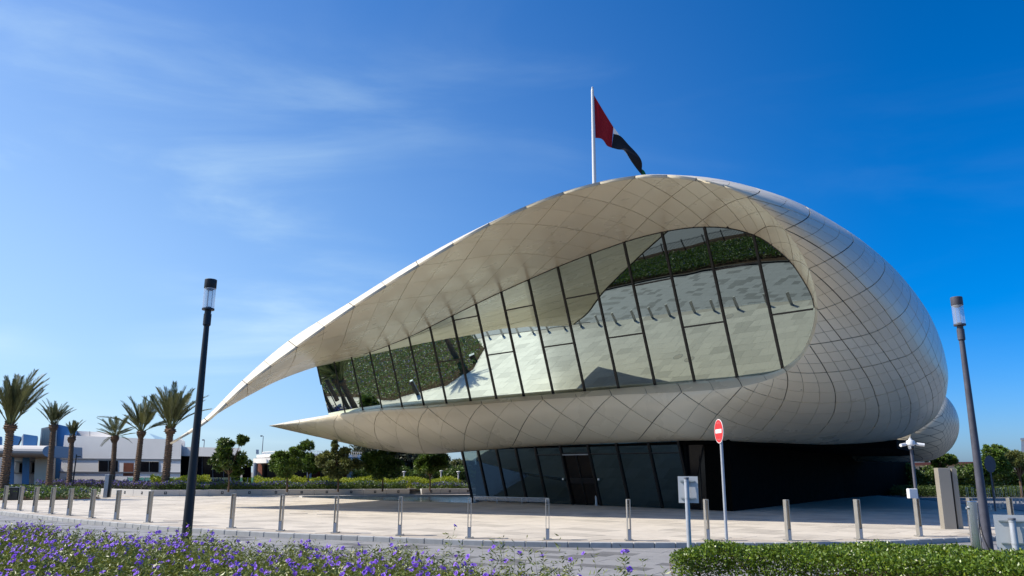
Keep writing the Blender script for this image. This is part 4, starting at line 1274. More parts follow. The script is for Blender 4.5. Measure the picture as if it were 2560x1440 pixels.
while len(PP) < 60000:
    x, y = rng.uniform(2.4, 9.5), rng.uniform(8, 13)
    if not in_poly(x, y, HP) or x > 0.70 * y + 0.5: continue
    e = edge_dist(x, y)
    ht = (0.57 + hnoise(x, y)) * (0.80 + 0.20 * min(1, e / 0.12))
    if x < 3.0: ht *= 0.90
    if e < 0.35 and rng.random() < 0.85:
        z = ht * (1 - rng.random() ** 1.3 * 0.80)
        if z < 0.20 and rng.random() < 0.35: continue
    else:
        if rng.random() < 0.45 and e > 0.35: continue
        z = ht - abs(rng.normal(0, 0.055))
    PP.append((x, y, z))
PP = np.array(PP)
clump = 0.5 + 0.5 * np.sin(PP[:, 0] * 9 + 2 * np.sin(PP[:, 1] * 7)) * np.cos(PP[:, 1] * 8 + PP[:, 2] * 11)
D = rand_dirs(len(PP), 0.45)
tt = tints(len(PP), 0.5, 1.15, 0.55, 0.10) * (0.8 + 0.4 * clump)[:, None]
leaf_mesh("foliage", PP, D, rng.uniform(0.032, 0.060, len(PP)), rng.uniform(0.020, 0.036, len(PP)), M["leaf_hedge"], hedge, tt)["kind"] = "stuff"
k = 0
while k < 90:
    x, y = rng.uniform(2.4, 9), rng.uniform(8.5, 13)
    if not in_poly(x, y, HP): continue
    z1 = rng.uniform(0.30, 0.5)
    pts = [np.array([x, y, -.02])]
    for q in range(1, 4): pts.append(np.array([x + rng.normal(0, .05) * q, y + rng.normal(0, .05) * q, z1 * q / 3]))
    MB().tube(pts, [0.009, 0.008, 0.006, 0.004], 5).build("stem", M["stem"], hedge)
    k += 1

# ------------------------------------------------------------------ planter garden on the left
PA, PB_, PC = ground(376, 1241.2)[:2], at(74, 1217, 64.0)[:2], ground(1024, 1236.3)[:2]
PH = 0.42
def wall_run(p, q, name, parent, thick=0.35, h=PH, z0=-0.02):
    d = unit(q - p); n = np.array([-d[1], d[0]])
    c = (p + q) / 2 + n * thick / 2 * (1 if n[1] > 0 else -1)
    MB().bevbox((c[0], c[1], (h + z0) / 2), (np.linalg.norm(q - p), thick, h - z0), 0.015, math.atan2(d[1], d[0])).build(name, M["planter"], parent)
plt_ = thing("planter", (PA[0], PA[1], 0), "long low concrete planter wall with small square recessed lights", "planter")
# wall in pours about 4 m long, each with its light
def pours(p, q, nseg, lights):
    d = (q - p) / nseg; u = unit(d); n = np.array([u[1], -u[0]])
    if n[1] > 0: n = -n
    for i in range(nseg):
        a, b = p + d * i, p + d * (i + 1)
        wall_run(a + u * .006, b - u * .006, "wall_section", plt_)
        c = (a + b) / 2 + n * 0.004
        ax = (np.array([u[0], u[1], 0]), np.array([n[0], n[1], 0]), np.array([0, 0, 1.0]))
        lo = MB().box((c[0], c[1], 0.22), (0.17, 0.02, 0.17), ax=ax).build("recessed_light", M["black"], plt_)
        MB().box((c[0] + n[0] * .012, c[1] + n[1] * .012, 0.23), (0.07, 0.008, 0.06), ax=ax).build("lens", M["galv"], lo)
pours(PA, PC, 10, True)
pours(PA, PB_, 8, True)
PD, PE = ground(1054, 1236.0)[:2], ground(1192, 1234.5)[:2]
plt2 = thing("planter", (PD[0], PD[1], 0), "short far stretch of planter wall just left of the dark entrance glass", "planter")
plt_ = plt2
pours(PD, PE, 3, True)
st = thing("garden_steps", tuple(ground(1037, 1236)), "sunlit white steps in the gap between the two planter walls", "steps")
gp = ground(1037, 1235.5)
for i in range(3): MB().box((gp[0], gp[1] + 0.4 * i, 0.07 + .14 * i), (1.6, 0.4, 0.14 + 0.0 * i)).build("step", M["planter"], st)
# garden earth behind the walls
garden = [tuple(PB_ + np.array([.2, .3])), tuple(PA + np.array([0, .3])), tuple(PC + np.array([0, .3])), tuple(PE + np.array([0, .3])), (4, 90), (-60, 90), (-60, 70)]
MB().add([(x, y, PH - 0.10) for x, y in garden], [list(range(len(garden)))]).build("garden_soil", M["soil"])["kind"] = "structure"

def strip_bed(name, label, poly, n, h, m, leafL, cat="shrubs", flowers=0, z0=0.0, group=None, tint=(0.55, 1.2), fm=None):
    xs = [p[0] for p in poly]; ys = [p[1] for p in poly]
    c = (sum(xs) / len(xs), sum(ys) / len(ys), z0)
    r = thing(name, c, label, cat, group)
    out = []
    while len(out) < n:
        x = rng.uniform(min(xs), max(xs), 4000); y = rng.uniform(min(ys), max(ys), 4000)
        for a_, b_ in zip(x, y):
            if in_poly(a_, b_, poly): out.append((a_, b_))
        if len(out) > n: out = out[:n]
    A_ = np.array(out)
    bump = 0.85 + 0.15 * np.sin(A_[:, 0] * 2.1 + 0.6 * np.sin(A_[:, 1] * 3)) + 0.08 * np.sin(A_[:, 0] * 5.3 + A_[:, 1] * 4.1)
    z = z0 + h * bump * (1 - rng.random(n) ** 1.8 * 0.95)
    P = np.stack([A_[:, 0], A_[:, 1], z], 1)
    pc_ = poly if sum(poly[i][0] * poly[(i + 1) % len(poly)][1] - poly[(i + 1) % len(poly)][0] * poly[i][1] for i in range(len(poly))) > 0 else poly[::-1]
    MB().add([(x, y, z0 + .012) for x, y in pc_], [list(range(len(poly)))]).build("soil", M["soil"], r)
    leaf_mesh("foliage", P, rand_dirs(n, 0.5), rng.uniform(0.7, 1.3, n) * leafL, rng.uniform(0.3, 0.5, n) * leafL, m, r, tints(n, *tint, 0.4, 0.15))["kind"] = "stuff"
    if flowers:
        i = rng.integers(0, n, flowers)
        P = np.stack([A_[i, 0], A_[i, 1], z0 + h * bump[i] * rng.uniform(0.75, 1.06, flowers)], 1)
        leaf_mesh("blossoms", P, rand_dirs(flowers, 0.3), 0.095, 0.085, M["petal_far"], r, tints(flowers, 0.7, 1.3))["kind"] = "stuff"
    return r
def band(p, q, off0, off1, t0=0.0, t1=1.0):
    d = q - p; u = unit(d); n = np.array([-u[1], u[0]])
    if n[1] < 0: n = -n
    a, b = p + d * t0, p + d * t1
    return [tuple(a + n * off0), tuple(b + n * off0), tuple(b + n * off1), tuple(a + n * off1)]
zt0 = PH - 0.1
for i, (t0, t1, lab) in enumerate([(0, .36, "purple-flowered shrub strip on the planter top, at the wall corner by the left lamp"), (.36, .70, "dark purple-flowered shrub strip on the middle of the planter wall"), (.70, 1.0, "dark shaded shrub strip at the right end of the long planter")]):
    strip_bed("shrub_strip", lab, band(PA, PC, 0.35, 2.6, t0, t1), 9000, 0.62, M["leaf_dark"], 0.13, flowers=1500 if i < 2 else 500, z0=zt0, group="purple shrub strips on the planter")
strip_bed("shrub_strip", "purple-flowered shrub strip along the sunlit receding planter wall, far left", band(PA, PB_, 0.35, 2.4), 12000, 0.62, M["leaf_grey"], 0.13, flowers=3800, z0=zt0, group="purple shrub strips on the planter")
strip_bed("shrub_strip", "purple shrub strip on the short planter beside the entrance glass", band(PD, PE, 0.35, 2.2), 4200, 0.55, M["leaf_dark"], 0.13, flowers=700, z0=zt0, group="purple shrub strips on the planter")
for i, (t0, t1, lab) in enumerate([(0.0, .22, "golden shrub strip behind the purple flowers, between the two right palms and the lamp"), (.40, .72, "golden shrub strip under the small round trees, in front of the teal balustrade"), (.74, 1.0, "golden shrub strip under the dark tree near the pavilion's horn")]):
    strip_bed("golden_shrub", lab, band(PA, PC, 3.0, 5.6, t0, t1), 6500, 0.98, M["leaf_yellow"], 0.14, z0=zt0, group="golden shrubs in the garden", tint=(0.6, 1.15))
strip_bed("golden_shrub", "bright golden shrub strip beside the entrance glass, behind the short planter", band(PD, PE, 2.4, 4.6, -0.3, 1.0), 5200, 0.95, M["leaf_yellow"], 0.14, z0=zt0, group="golden shrubs in the garden", tint=(0.6, 1.15))
lowbed = [(-31, 45.5), (-26.4, 47.1), (-25, 49.5), (-27.7, 54.1), (-38, 61), (-55, 76), (-66, 68), (-48, 54), (-38, 46.5)]
strip_bed("flower_bed", "low purple-flowered bed at plaza level behind the leftmost bollards", lowbed, 46000, 0.62, M["leaf_dark"], 0.16, cat="flower bed", flowers=3600)
# hedge and railings along the far side of the road, mirrored in the upper glass
hp = [(-15.5, 18.6), (-20.6, 21.8), (-26, 26.2), (-35.4, 36.2), (-45, 45.7), (-48, 42.5), (-38.7, 32.7), (-29.5, 22.5), (-23, 17.2), (-18, 14.6)]
strip_bed("roadside_hedge", "dark planting strip across the road, mirrored in the upper glass", hp, 46000, 0.42, M["leaf_dark"], 0.19, cat="hedge", flowers=3500)
fn = thing("railing", (-33, 27, 0), "black iron railing across the road, mirrored in the upper glass", "railing")
fl_ = resample([(-16, 11.5), (-23, 15.8), (-29.2, 21.0), (-39.2, 32.2), (-49, 43)], 0.14)
pk = MB()
for i, p in enumerate(fl_):
    if i % 16 == 0:
        MB().box((p[0], p[1], 0.62), (0.08, 0.08, 1.24), 0.8).build("railing_post", M["fence"], fn)
    else: pk.box((p[0], p[1], 0.60), (0.022, 0.022, 1.12), 0.8)
pk.build("pickets", M["fence"], fn)["kind"] = "stuff"
for z in (0.18, 1.05):
    MB().tube([(p[0], p[1], z) for p in fl_[::6]], 0.022, 4).build("rail", M["fence"], fn)

# ------------------------------------------------------------------ palms
def frond_mesh(L, curve, nleaf, leaf):
    """feather frond along +X rising, drooping with curve; leaflets both sides"""
    pts = []
    for i in range(9):
        u = i / 8; pts.append(np.array([L * u * (1 - 0.10 * u), 0, -curve * L * u * u]))
    mb = MB(); mb.tube(pts, [0.030 * (1 - 0.85 * i / 8) + 0.004 for i in range(9)], 4)
    V, F = list(mb.v), [list(f) for f in mb.f]; T = [1.25] * len(V)
    f = spline(np.linspace(0, 1, 9), pts)
    for k in range(nleaf):
        u = 0.22 + 0.77 * k / nleaf
        p = f(u); d = unit(f(min(u + .03, 1)) - f(max(u - .03, 0)))
        ll = leaf * (0.55 + 0.75 * math.sin(math.pi * min(1, 0.15 + 0.85 * u))) * rng.uniform(.85, 1.1)
        for sg in (-1, 1):
            up = np.array([0, 0, 1.0])
            dd = unit(d * rng.uniform(.85, 1.1) + np.array([0, sg * 0.62, 0]) + up * rng.uniform(.10, .42))
            w = unit(np.cross(dd, up)) * 0.015
            b = len(V)
            tip = p + dd * ll + np.array([0, 0, -0.10 * ll])
            V += [tuple(p - w * .5), tuple(p + w * .5), tuple(p + dd * ll * .5 + w), tuple(tip), tuple(p + dd * ll * .5 - w)]
            F += [[b, b + 1, b + 2, b + 3, b + 4]]
            T += [rng.uniform(0.6, 1.2)] * 5
    return V, F, T
FR = []
for L, cv in ((2.7, 0.10), (2.9, 0.22), (2.5, 0.05), (2.8, 0.38)):
    V, F, T = frond_mesh(L, cv, 40, 0.36)
    FR.append(raw_mesh("frond", V, F, M["palm"], tint=T))
def palm(px_base, px_neck, Y, rad, label, nf, size, spread, group="date palms on the left"):
    c0, c1 = at(*px_base, Y), at(*px_neck, Y)
    h = c1[2]; z0 = c0[2]
    r = thing("date_palm", (c0[0], c0[1], z0), label, "palm tree", group)
    # trunk: rings of overlapping leaf bosses
    nr = int((h - z0) / 0.13); V, F, T = [], [], []
    n = 12
    for i in range(nr * 2 + 1):
        u = i / (nr * 2)
        rr = rad * (1.12 - 0.22 * u) * (1.12 if i % 2 else 0.94)
        if u > 0.90: rr *= 1.0 + 0.75 * math.sin((u - 0.90) / 0.10 * math.pi * 0.75)
        c = c0 + (c1 - c0) * u
        for k in range(n):
            a_ = 2 * math.pi * (k + 0.5 * ((i // 2) % 2)) / n
            q = rr * (1 + 0.09 * (1 if k % 2 else -1) * (1 if i % 2 else 0) + rng.normal(0, .025))
            V.append((c[0] + q * math.cos(a_), c[1] + q * math.sin(a_), c[2] + rng.normal(0, .006)))
    for i in range(nr * 2):
        for k in range(n): F.append((i * n + k, i * n + (k + 1) % n, (i + 1) * n + (k + 1) % n, (i + 1) * n + k))
    add_mesh("trunk", V, F, M["trunk"], r)
    bt = MB()
    for k in range(34):
        a_ = rng.uniform(0, 6.28); zz_ = h - rng.uniform(0.0, 0.55); p0 = np.array([c1[0] + rad * .8 * math.cos(a_), c1[1] + rad * .8 * math.sin(a_), zz_])
        bt.tube([p0, p0 + np.array([math.cos(a_) * .16, math.sin(a_) * .16, .26])], [0.05, 0.025], 4)
    bt.build("leaf_bases", M["trunk"], r)
    for k in range(nf):
        me = FR[int(rng.integers(len(FR)))]
        u = k / nf
        az = k * 2.39996 + rng.normal(0, .15)
        el = R_(spread[0] + (spread[1] - spread[0]) * (1 - u) ** 1.1 + rng.normal(0, 5))
        o = bpy.data.objects.new("frond", me); link(o, r)
        M3 = Matrix.Rotation(az, 3, "Z") @ Matrix.Rotation(-el, 3, "Y") @ Matrix.Rotation(rng.normal(0, .35), 3, "X")
        o.rotation_euler = M3.to_euler()
        sc = size * rng.uniform(.8, 1.1); o.scale = (sc, sc, sc)
        o.location = (c1[0] - c0[0] + .1 * math.cos(az), c1[1] - c0[1] + .1 * math.sin(az), h - z0 - 0.05 + 0.12 * u)
palm((8, 1230), (27, 1062), 48.0, 0.22, "tall thick date palm cut by the left edge of the photo", 36, 1.22, (90, 62))
palm((121, 1222), (134, 1062), 60.0, 0.19, "date palm with a dense tied crown before the blue slab", 32, 0.68, (89, 48))
palm((172, 1222), (180, 1092), 62.0, 0.17, "short date palm with a narrow upright tuft, between blue slab and white block", 24, 0.50, (90, 76))
palm((279, 1222), (288, 1090), 60.0, 0.17, "pale sparse date palm with low drooping fronds before the dark window", 26, 0.68, (75, 8))
palm((338, 1222), (354, 1078), 58.0, 0.19, "date palm with an open feathery crown, left of the tallest inner palm", 26, 1.00, (88, 34))
palm((412, 1222), (426, 1072), 57.0, 0.24, "large date palm touching the tip of the roof's horn", 34, 1.22, (90, 52))

# ------------------------------------------------------------------ broadleaf trees
def tree(name, label, px_base, Y, crowns, nleaf, leaf, m, cat="tree", group=None, trunk_r=0.07, z0=None, tint=(0.45, 1.2), nclump=52):
    nleaf = int(nleaf * 2.0); leaf *= 1.15; crowns = [(a_, b_, c_ * 1.10, d_ * 1.08) for a_, b_, c_, d_ in crowns]
    """crowns: list of (px x, px y, half width px, half height px)"""
    b0 = at(*px_base, Y)
    if z0 is not None: b0[2] = z0
    r = thing(name, tuple(b0), label, cat, group)
    sc = Y / 2014.0
    tot = sum(a_[2] * a_[3] for a_ in crowns)
    P, D, T = [], [], []
    tk = MB()
    main = crowns[0]; cc = at(main[0], main[1], Y)
    fork = b0 + (cc - b0) * 0.55; fork[0] = b0[0] + (cc[0] - b0[0]) * .3
    tk.tube([b0, (b0 + fork) / 2 + np.array([.02, 0, 0]), fork], [trunk_r, trunk_r * .85, trunk_r * .75], 7)
    for (x, y, rx, ry) in crowns:
        c = at(x, y, Y); ax_, az_ = rx * sc, ry * sc; ay_ = (ax_ + az_) / 2
        nc = max(5, int(nclump * rx * ry / tot))
        for q in range(nc):
            d = rng.standard_normal(3); d /= np.linalg.norm(d)
            rr = rng.uniform(0.35, 1.0) ** 0.6
            cl = c + d * np.array([ax_, ay_, az_]) * rr * 0.82
            cr_ = min(ax_, az_) * rng.uniform(0.22, 0.42)
            k = max(12, int(nleaf * rx * ry / tot / nc))
            pp = rng.standard_normal((k, 3)); pp /= np.linalg.norm(pp, axis=1, keepdims=True)
            pp = cl + pp * cr_ * rng.uniform(0.5, 1.12, (k, 1)) * np.array([1.1, 1.1, 0.75])
            P.append(pp)
            dd = (pp - cl); dd /= np.linalg.norm(dd, axis=1, keepdims=True) + 1e-9
            dd = dd + rng.standard_normal((k, 3)) * 0.5 + np.array([0, 0, -0.15]); dd /= np.linalg.norm(dd, axis=1, keepdims=True)
            D.append(dd)
            T.append(tints(k, *tint, 0.5, 0.12) * rng.uniform(0.8, 1.2))
            if q % 3 == 0:
                tk.tube([fork, (fork + cl) / 2 + np.array([0, 0, .05]), cl], [trunk_r * .5, trunk_r * .32, trunk_r * .12], 5)
    tk.build("trunk", M["bark"], r)
    P, D, T = np.concatenate(P), np.concatenate(D), np.concatenate(T)
    leaf_mesh("crown", P, D, rng.uniform(.7, 1.3, len(P)) * leaf, rng.uniform(.34, .56, len(P)) * leaf, m, r, T)["kind"] = "stuff"
    return r
GT = "young garden trees on the planter"
zg = PH - 0.12
tree("garden_tree", "dark young tree with a lobe reaching up right, beside the left lamp", (573, 1206), 55, [(570, 1150, 40, 30), (562, 1118, 30, 22), (602, 1100, 18, 16), (545, 1152, 18, 16), (612, 1152, 16, 14), (585, 1175, 26, 14)], 5200, 0.17, M["leaf_dark"], group=GT, z0=zg, tint=(0.4, 1.0))
tree("garden_tree", "rounded young tree in front of the curved terrace building", (719, 1206), 56, [(715, 1160, 38, 30), (700, 1140, 20, 18), (730, 1135, 18, 16), (690, 1165, 18, 16)], 4600, 0.15, M["leaf_dark"], group=GT, z0=zg, tint=(0.5, 1.35))
tree("garden_tree", "young tree with a leafy plume raised to the right above the railing", (768, 1205), 62, [(778, 1155, 30, 24), (752, 1128, 20, 14), (772, 1112, 14, 14), (785, 1170, 22, 14)], 3600, 0.17, M["leaf_dark"], group=GT, z0=zg, tint=(0.5, 1.3))
tree("garden_tree", "pale-flowering young tree with upright leaf sprays, below the lower horn", (846, 1206), 57, [(842, 1160, 48, 28), (842, 1118, 9, 22), (866, 1128, 14, 12), (875, 1160, 30, 18), (815, 1150, 26, 20), (850, 1182, 34, 14)], 6000, 0.17, M["leaf_light"], group=GT, z0=zg, tint=(0.45, 1.35))
tree("garden_tree", "dense dark garden tree under the lower horn, left of the far lamp", (957, 1206), 58, [(955, 1160, 44, 32), (930, 1150, 24, 28), (985, 1170, 24, 24), (965, 1132, 24, 12)], 6400, 0.16, M["leaf_dark"], group=GT, z0=zg, tint=(0.4, 1.15))
tree("garden_tree", "bushy garden tree just left of the dark entrance glass", (1075, 1204), 62, [(1075, 1160, 36, 26), (1058, 1150, 22, 18), (1098, 1152, 22, 18)], 4200, 0.17, M["leaf_dark"], group=GT, z0=zg, tint=(0.5, 1.3))
GB = "tall background trees behind the garden"
for (x, y, rx, ry, Y, mm, lab) in [(925, 1140, 50, 34, 86, "leaf_grey", "grey-green background tree behind the end of the terrace building"), (1012, 1150, 44, 36, 88, "leaf_grey", "grey-green background tree between the two dark garden trees"),
                                (1130, 1172, 40, 22, 92, "leaf_light", "pale background tree against the sky beside the entrance glass"), (1050, 1140, 30, 28, 95, "leaf_dark", "dark background tree behind the bushy garden tree"),
                                (895, 1152, 26, 30, 90, "leaf_dark", "dark background tree at the end of the curved terrace"), (975, 1142, 34, 32, 93, "leaf_light", "pale olive background tree just right of the grey-green one"),
                                (1160, 1168, 30, 26, 96, "leaf_grey", "grey background tree nearest the edge of the entrance glass"), (1090, 1150, 30, 26, 98, "leaf_grey", "round grey background tree above the pale far lamps")]:
    tree("background_tree", lab, (x, 1206), Y, [(x, y, rx, ry), (x - rx * .5, y + 14, rx * .6, ry * .6), (x + rx * .5, y + 12, rx * .6, ry * .6)], 4200, 0.30, M[mm], group=GB, z0=-0.2, trunk_r=0.16, tint=(0.4, 1.1))
def hedge_row(label, pxs, Y, h, thick, n, leaf, m, name="hedge_row", cat="hedge", tint=(0.4, 1.1)):
    a_, b_ = at(pxs[0], 1190, Y), at(pxs[1], 1190, Y)
    return strip_bed(name, label, [(a_[0], Y), (b_[0], Y), (b_[0], Y + thick), (a_[0], Y + thick)], n, h, m, leaf, cat=cat, z0=-0.15, tint=tint)
hedge_row("green shrub row behind the garden, under the background trees", (880, 1200), 80, 2.3, 2.0, 15000, 0.26, M["leaf_dark"])

# ------------------------------------------------------------------ buildings on the left
TILT = [0.0, 454.0]     # metres of recession per pixel to the left, and the pixel it is counted from
def pslab(name, pxs, Y, depth, m, parent, skew=0.0):
    F_ = [at(x, y, Y + TILT[0] * (TILT[1] - x)) for x, y in pxs]
    if skew == 0.0:
        cm_ = sum(F_) / len(F_); skew = 0.96 * depth * cm_[0] / cm_[1]
    B2 = [p + np.array([skew, depth, 0]) for p in F_]
    return MB().slab(F_, B2).build(name, m, parent)
def bthing(name, px, Y, label, cat):
    p = at(*px, Y); p[2] = 0
    return thing(name, tuple(p), label, cat)
TILT[0] = 0.0175
wb = bthing("white_building", (300, 1200), 84, "long low white building with brown door and two dark windows behind the palms", "building")
pslab("wall", [(161.5, 1088), (454, 1100), (449, 1222), (146, 1222)], 84, 14, M["wall_white"], wb)
for y0, y1, xr in ((1145.5, 1148.5, (150, 451)), (1178.5, 1181.5, (147, 450))):
    pslab("trim_band", [(xr[0], y0), (xr[1], y0 + 2.0), (xr[1], y1 + 2.0), (xr[0], y1)], 83.9, 0.3, M["trim_grey"], wb)
for x0, x1, y0, y1 in ((247, 294, 1151.5, 1179), (350.5, 396, 1154, 1180)):
    w_ob = pslab("window_frame", [(x0 - 1.2, y0 - 1.2), (x1 + 1.2, y0 - .6), (x1 + .6, y1 + 1.2), (x0 - 1.6, y1 + 1)], 83.88, 0.25, M["cream"], wb)
    xm = (x0 + x1) / 2
    pslab("pane", [(x0, y0), (xm - .8, y0 + .3), (xm - 1.2, y1), (x0 - .4, y1)], 83.84, 0.1, M["dark_glass"], w_ob)
    pslab("pane", [(xm + .8, y0 + .3), (x1, y0 + .6), (x1 - .5, y1 + .2), (xm + .4, y1)], 83.84, 0.1, M["dark_glass"], w_ob)
pslab("door", [(309, 1157), (334.5, 1157.5), (333.5, 1190), (307.5, 1190)], 83.9, 0.15, M["wood"], wb)
pslab("upper_block", [(190, 1077), (276, 1081.5), (276, 1098), (190, 1096)], 90, 6, M["wall_white"], wb)
pslab("upper_joint", [(223.6, 1078), (224.4, 1078), (224.4, 1089.5), (223.6, 1089)], 89.97, .05, M["trim_grey"], wb)
pslab("end_block", [(452, 1095), (462, 1103), (461, 1120), (452, 1120)], 88, 6, M["wall_white"], wb)
pslab("low_wing", [(453, 1117), (602, 1120), (600, 1143), (452, 1139.5)], 85, 12, M["wall_white"], wb)
gz = pslab("glazing", [(452, 1139), (602, 1143), (600, 1222), (450, 1222)], 86, 0.3, M["dark_glass"], wb)
for x in (478, 505, 532, 559, 585): pslab("glazing_bar", [(x, 1140.5), (x + 1, 1140.5), (x + .6, 1222), (x - .4, 1222)], 85.9, .1, M["trim_grey"], gz)
pt = at(372, 1083, 95); pb1, pb2 = at(358, 1097, 93), at(388, 1097, 93)
MB().add([pb1, pb2, pb2 + np.array([0, 4, 0]), pb1 + np.array([0, 4, 0]), pt], [(0, 1, 4), (1, 2, 4), (2, 3, 4), (3, 0, 4)]).build("roof_light", M["pale_glass"], wb)
TILT[0] = 0.0
bb_ = bthing("blue_building", (110, 1200), 82, "building with tall blue slabs, ribbed beige tower and white canopy at the left edge", "building")
pslab("blue_slab", [(142, 1060), (192.5, 1072), (190.5, 1090), (163, 1090), (148, 1222), (130, 1222)], 90.6, 8, M["wall_blue"], bb_)
o = pslab("beige_tower", [(103, 1070.5), (143, 1062), (136, 1222), (88, 1222)], 90.2, 8, M["wall_beige"], bb_)
for k in range(7):
    x = 105 + k * 5.4
    pslab("rib", [(x, 1071 - k * .9), (x + 1.6, 1071 - k * .9), (x - 1.2, 1114), (x - 2.8, 1114)], 90.1, .1, M["wall_beige"], o)
for pts_ in ([(58.5, 1085), (94, 1090), (91, 1114), (57.5, 1115)], [(28, 1087), (53.5, 1092), (44, 1114), (27, 1114)], [(-30, 1086), (5, 1092), (4, 1114), (-30, 1114)]):
    pslab("blue_fin", pts_, 84, 6, M["wall_blue"], bb_)
    pslab("fin_edge", [(pts_[0][0] - 4, pts_[0][1] + 6), (pts_[0][0], pts_[0][1]), (pts_[3][0], pts_[3][1]), (pts_[3][0] - 4, pts_[3][1])], 84.0, 6, M["wall_white"], bb_)
# rounded canopy edge
cn = MB(); pf = []
for k in range(9):
    a_ = math.pi * k / 8
    pf.append((1128.5 - 14.5 * math.cos(a_), math.sin(a_) * 1.2))
L0, L1 = [], []
for (y, dpt) in pf:
    L0.append(at(-60, y - 2, 78.0) + np.array([0, -dpt, 0])); L1.append(at(124, y + .5, 78.0) + np.array([0, -dpt, 0]))
L0 += [at(-60, 1141, 78) + np.array([0, 6, 0]), at(-60, 1112, 78) + np.array([0, 6, 0])]; L1 += [at(124, 1143, 78) + np.array([0, 6, 0]), at(124, 1114, 78) + np.array([0, 6, 0])]
cn.slab(L0, L1).build("canopy", M["planter"], bb_)
pslab("wall", [(-40, 1138), (120, 1142), (118, 1222), (-40, 1222)], 83.2, 6, M["wall_white"], bb_)
for x0, x1 in ((22, 36), (57, 74)): pslab("blue_fin", [(x0, 1142), (x1, 1143), (x1 - 2, 1222), (x0 - 3, 1222)], 81, 1.0, M["wall_blue"], bb_)
for x0, x1 in ((37, 55), (75, 87)):
    f_ = pslab("window_frame", [(x0 + 3, 1156), (x1, 1157), (x1 - 2, 1182), (x0 - 2, 1181)], 83.0, .3, M["wall_beige"], bb_)
    pslab("pane", [(x1 - 6, 1157.5), (x1, 1158), (x1 - 1, 1181), (x1 - 8, 1181)], 82.9, .2, M["dark_glass"], f_)
    pslab("trim_band", [(x0, 1153.5), (x1 + 1, 1154.5), (x1 + 1, 1156), (x0, 1155)], 82.9, .3, M["trim_grey"], bb_)
    pslab("trim_band", [(x0 - 4, 1181.5), (x1 - 1, 1182.5), (x1 - 1, 1184), (x0 - 4, 1183)], 82.9, .3, M["trim_grey"], bb_)
pslab("portal_wall", [(88, 1143), (121, 1143), (116, 1222), (84, 1222)], 80, 3, M["wall_beige"], bb_)
rt_ = bthing("terrace_building", (740, 1200), 80, "curved two-tier white terrace building with railing, grey columns and brown wood walls", "building")
def arcband(name, y0, y1, R0, m, x0=585, x1=900, Y=78, n=24, thick=1.0, sag=1.5):
    fr, bk = [], []
    V, F = [], []
    for k in range(n + 1):
        u = k / n; x = x0 + (x1 - x0) * u
        dy = 5.5 * (abs(2 * u - 1) ** 2.2)
        Yk = Y + dy
        s_y = sag * (abs(2 * u - 1) ** 2)
        for (yy, dd) in ((y0, 0), (y1, 0), (y1, thick), (y0, thick)):
            p = at(x, yy, Y) * 1.0
            V.append(p + np.array([0, dy + dd, 0]))
    for k in range(n):
        for q in range(4): F.append((k * 4 + q, k * 4 + (q + 1) % 4, (k + 1) * 4 + (q + 1) % 4, (k + 1) * 4 + q))
    F += [(3, 2, 1, 0), (n * 4, n * 4 + 1, n * 4 + 2, n * 4 + 3)]
    return add_mesh(name, V, F, m, rt_, smooth=True, angle=0.6)
arcband("upper_fascia", 1134.5, 1142.0, 0, M["wall_white"], 597, 893, Y=78.6, thick=9)
arcband("shadow_gap", 1142.0, 1144.0, 0, M["trim_grey"], 594, 895, Y=78.9, thick=9)
arcband("lower_fascia", 1144.0, 1157.0, 0, M["wall_white"], 588, 898, Y=78.0, thick=9)
arcband("wood_wall", 1157.0, 1222.0, 0, M["wood"], 598, 890, Y=82.5, thick=1)
for x in (606, 655, 668, 700, 734, 752, 800, 830, 862): pslab("window_pane", [(x, 1163), (x + 22, 1163), (x + 22, 1215), (x, 1215)], 82.2 + 5.5 * abs((x - 740) / 150) ** 2.2, .15, M["dark_glass"], rt_)
for x in (636, 772, 872): 
    p = at(x, 1200, 79.5 + 5.5 * abs((x - 742) / 150) ** 2.2)
    MB().lathe((p[0], p[1], 0), [(0.24, -0.2), (0.24, at(x, 1157, p[1])[2])], 14).build("column", M["galv"], rt_, smooth=True, angle=0.6)
rl = MB()
for k in range(75):
    u = k / 74; x = 612 + 270 * u; Yk = 79.0 + 5.5 * abs(2 * u - 1) ** 2.2
    p0, p1 = at(x, 1135, 79.0), at(x, 1127.5, 79.0)
    p0[1] = p1[1] = Yk
    rl.box((p0[0], Yk, (p0[2] + p1[2]) / 2), (0.035, 0.035, p1[2] - p0[2]))
rl.build("balusters", M["wall_white"], rt_)["kind"] = "stuff"
arcband("handrail", 1126.8, 1128.0, 0, M["wall_white"], 612, 882, Y=79.0, thick=0.06)
pslab("roof_pier", [(640, 1124), (647, 1124), (647, 1135), (640, 1135)], 79.3, .4, M["wall_white"], rt_)
pslab("pergola", [(872, 1137), (894, 1135.5), (894, 1141), (872, 1143)], 82, 3, M["cream"], rt_)
pslab("wall", [(872, 1143), (897, 1140), (896, 1222), (872, 1222)], 85, 4, M["wall_white"], rt_)
for (x, y0, y1, Y, lab) in ((655, 1090, 1134, 90, "thin dark mast on the terrace building's roof"), (509.5, 1100, 1119, 88, "short thin mast on the low white wing")):
    p = at(x, y1, Y)
    ms_ = thing("roof_mast", tuple(p), lab, "mast")
    q = at(x, y0, Y)
    MB().lathe((p[0], p[1], 0), [(0.05, p[2]), (0.035, q[2])], 8).build("mast", M["trim_grey"], ms_)
    MB().box((q[0] - .06, q[1], q[2]), (.22, .1, .14)).build("lamp_head", M["trim_grey"], ms_)
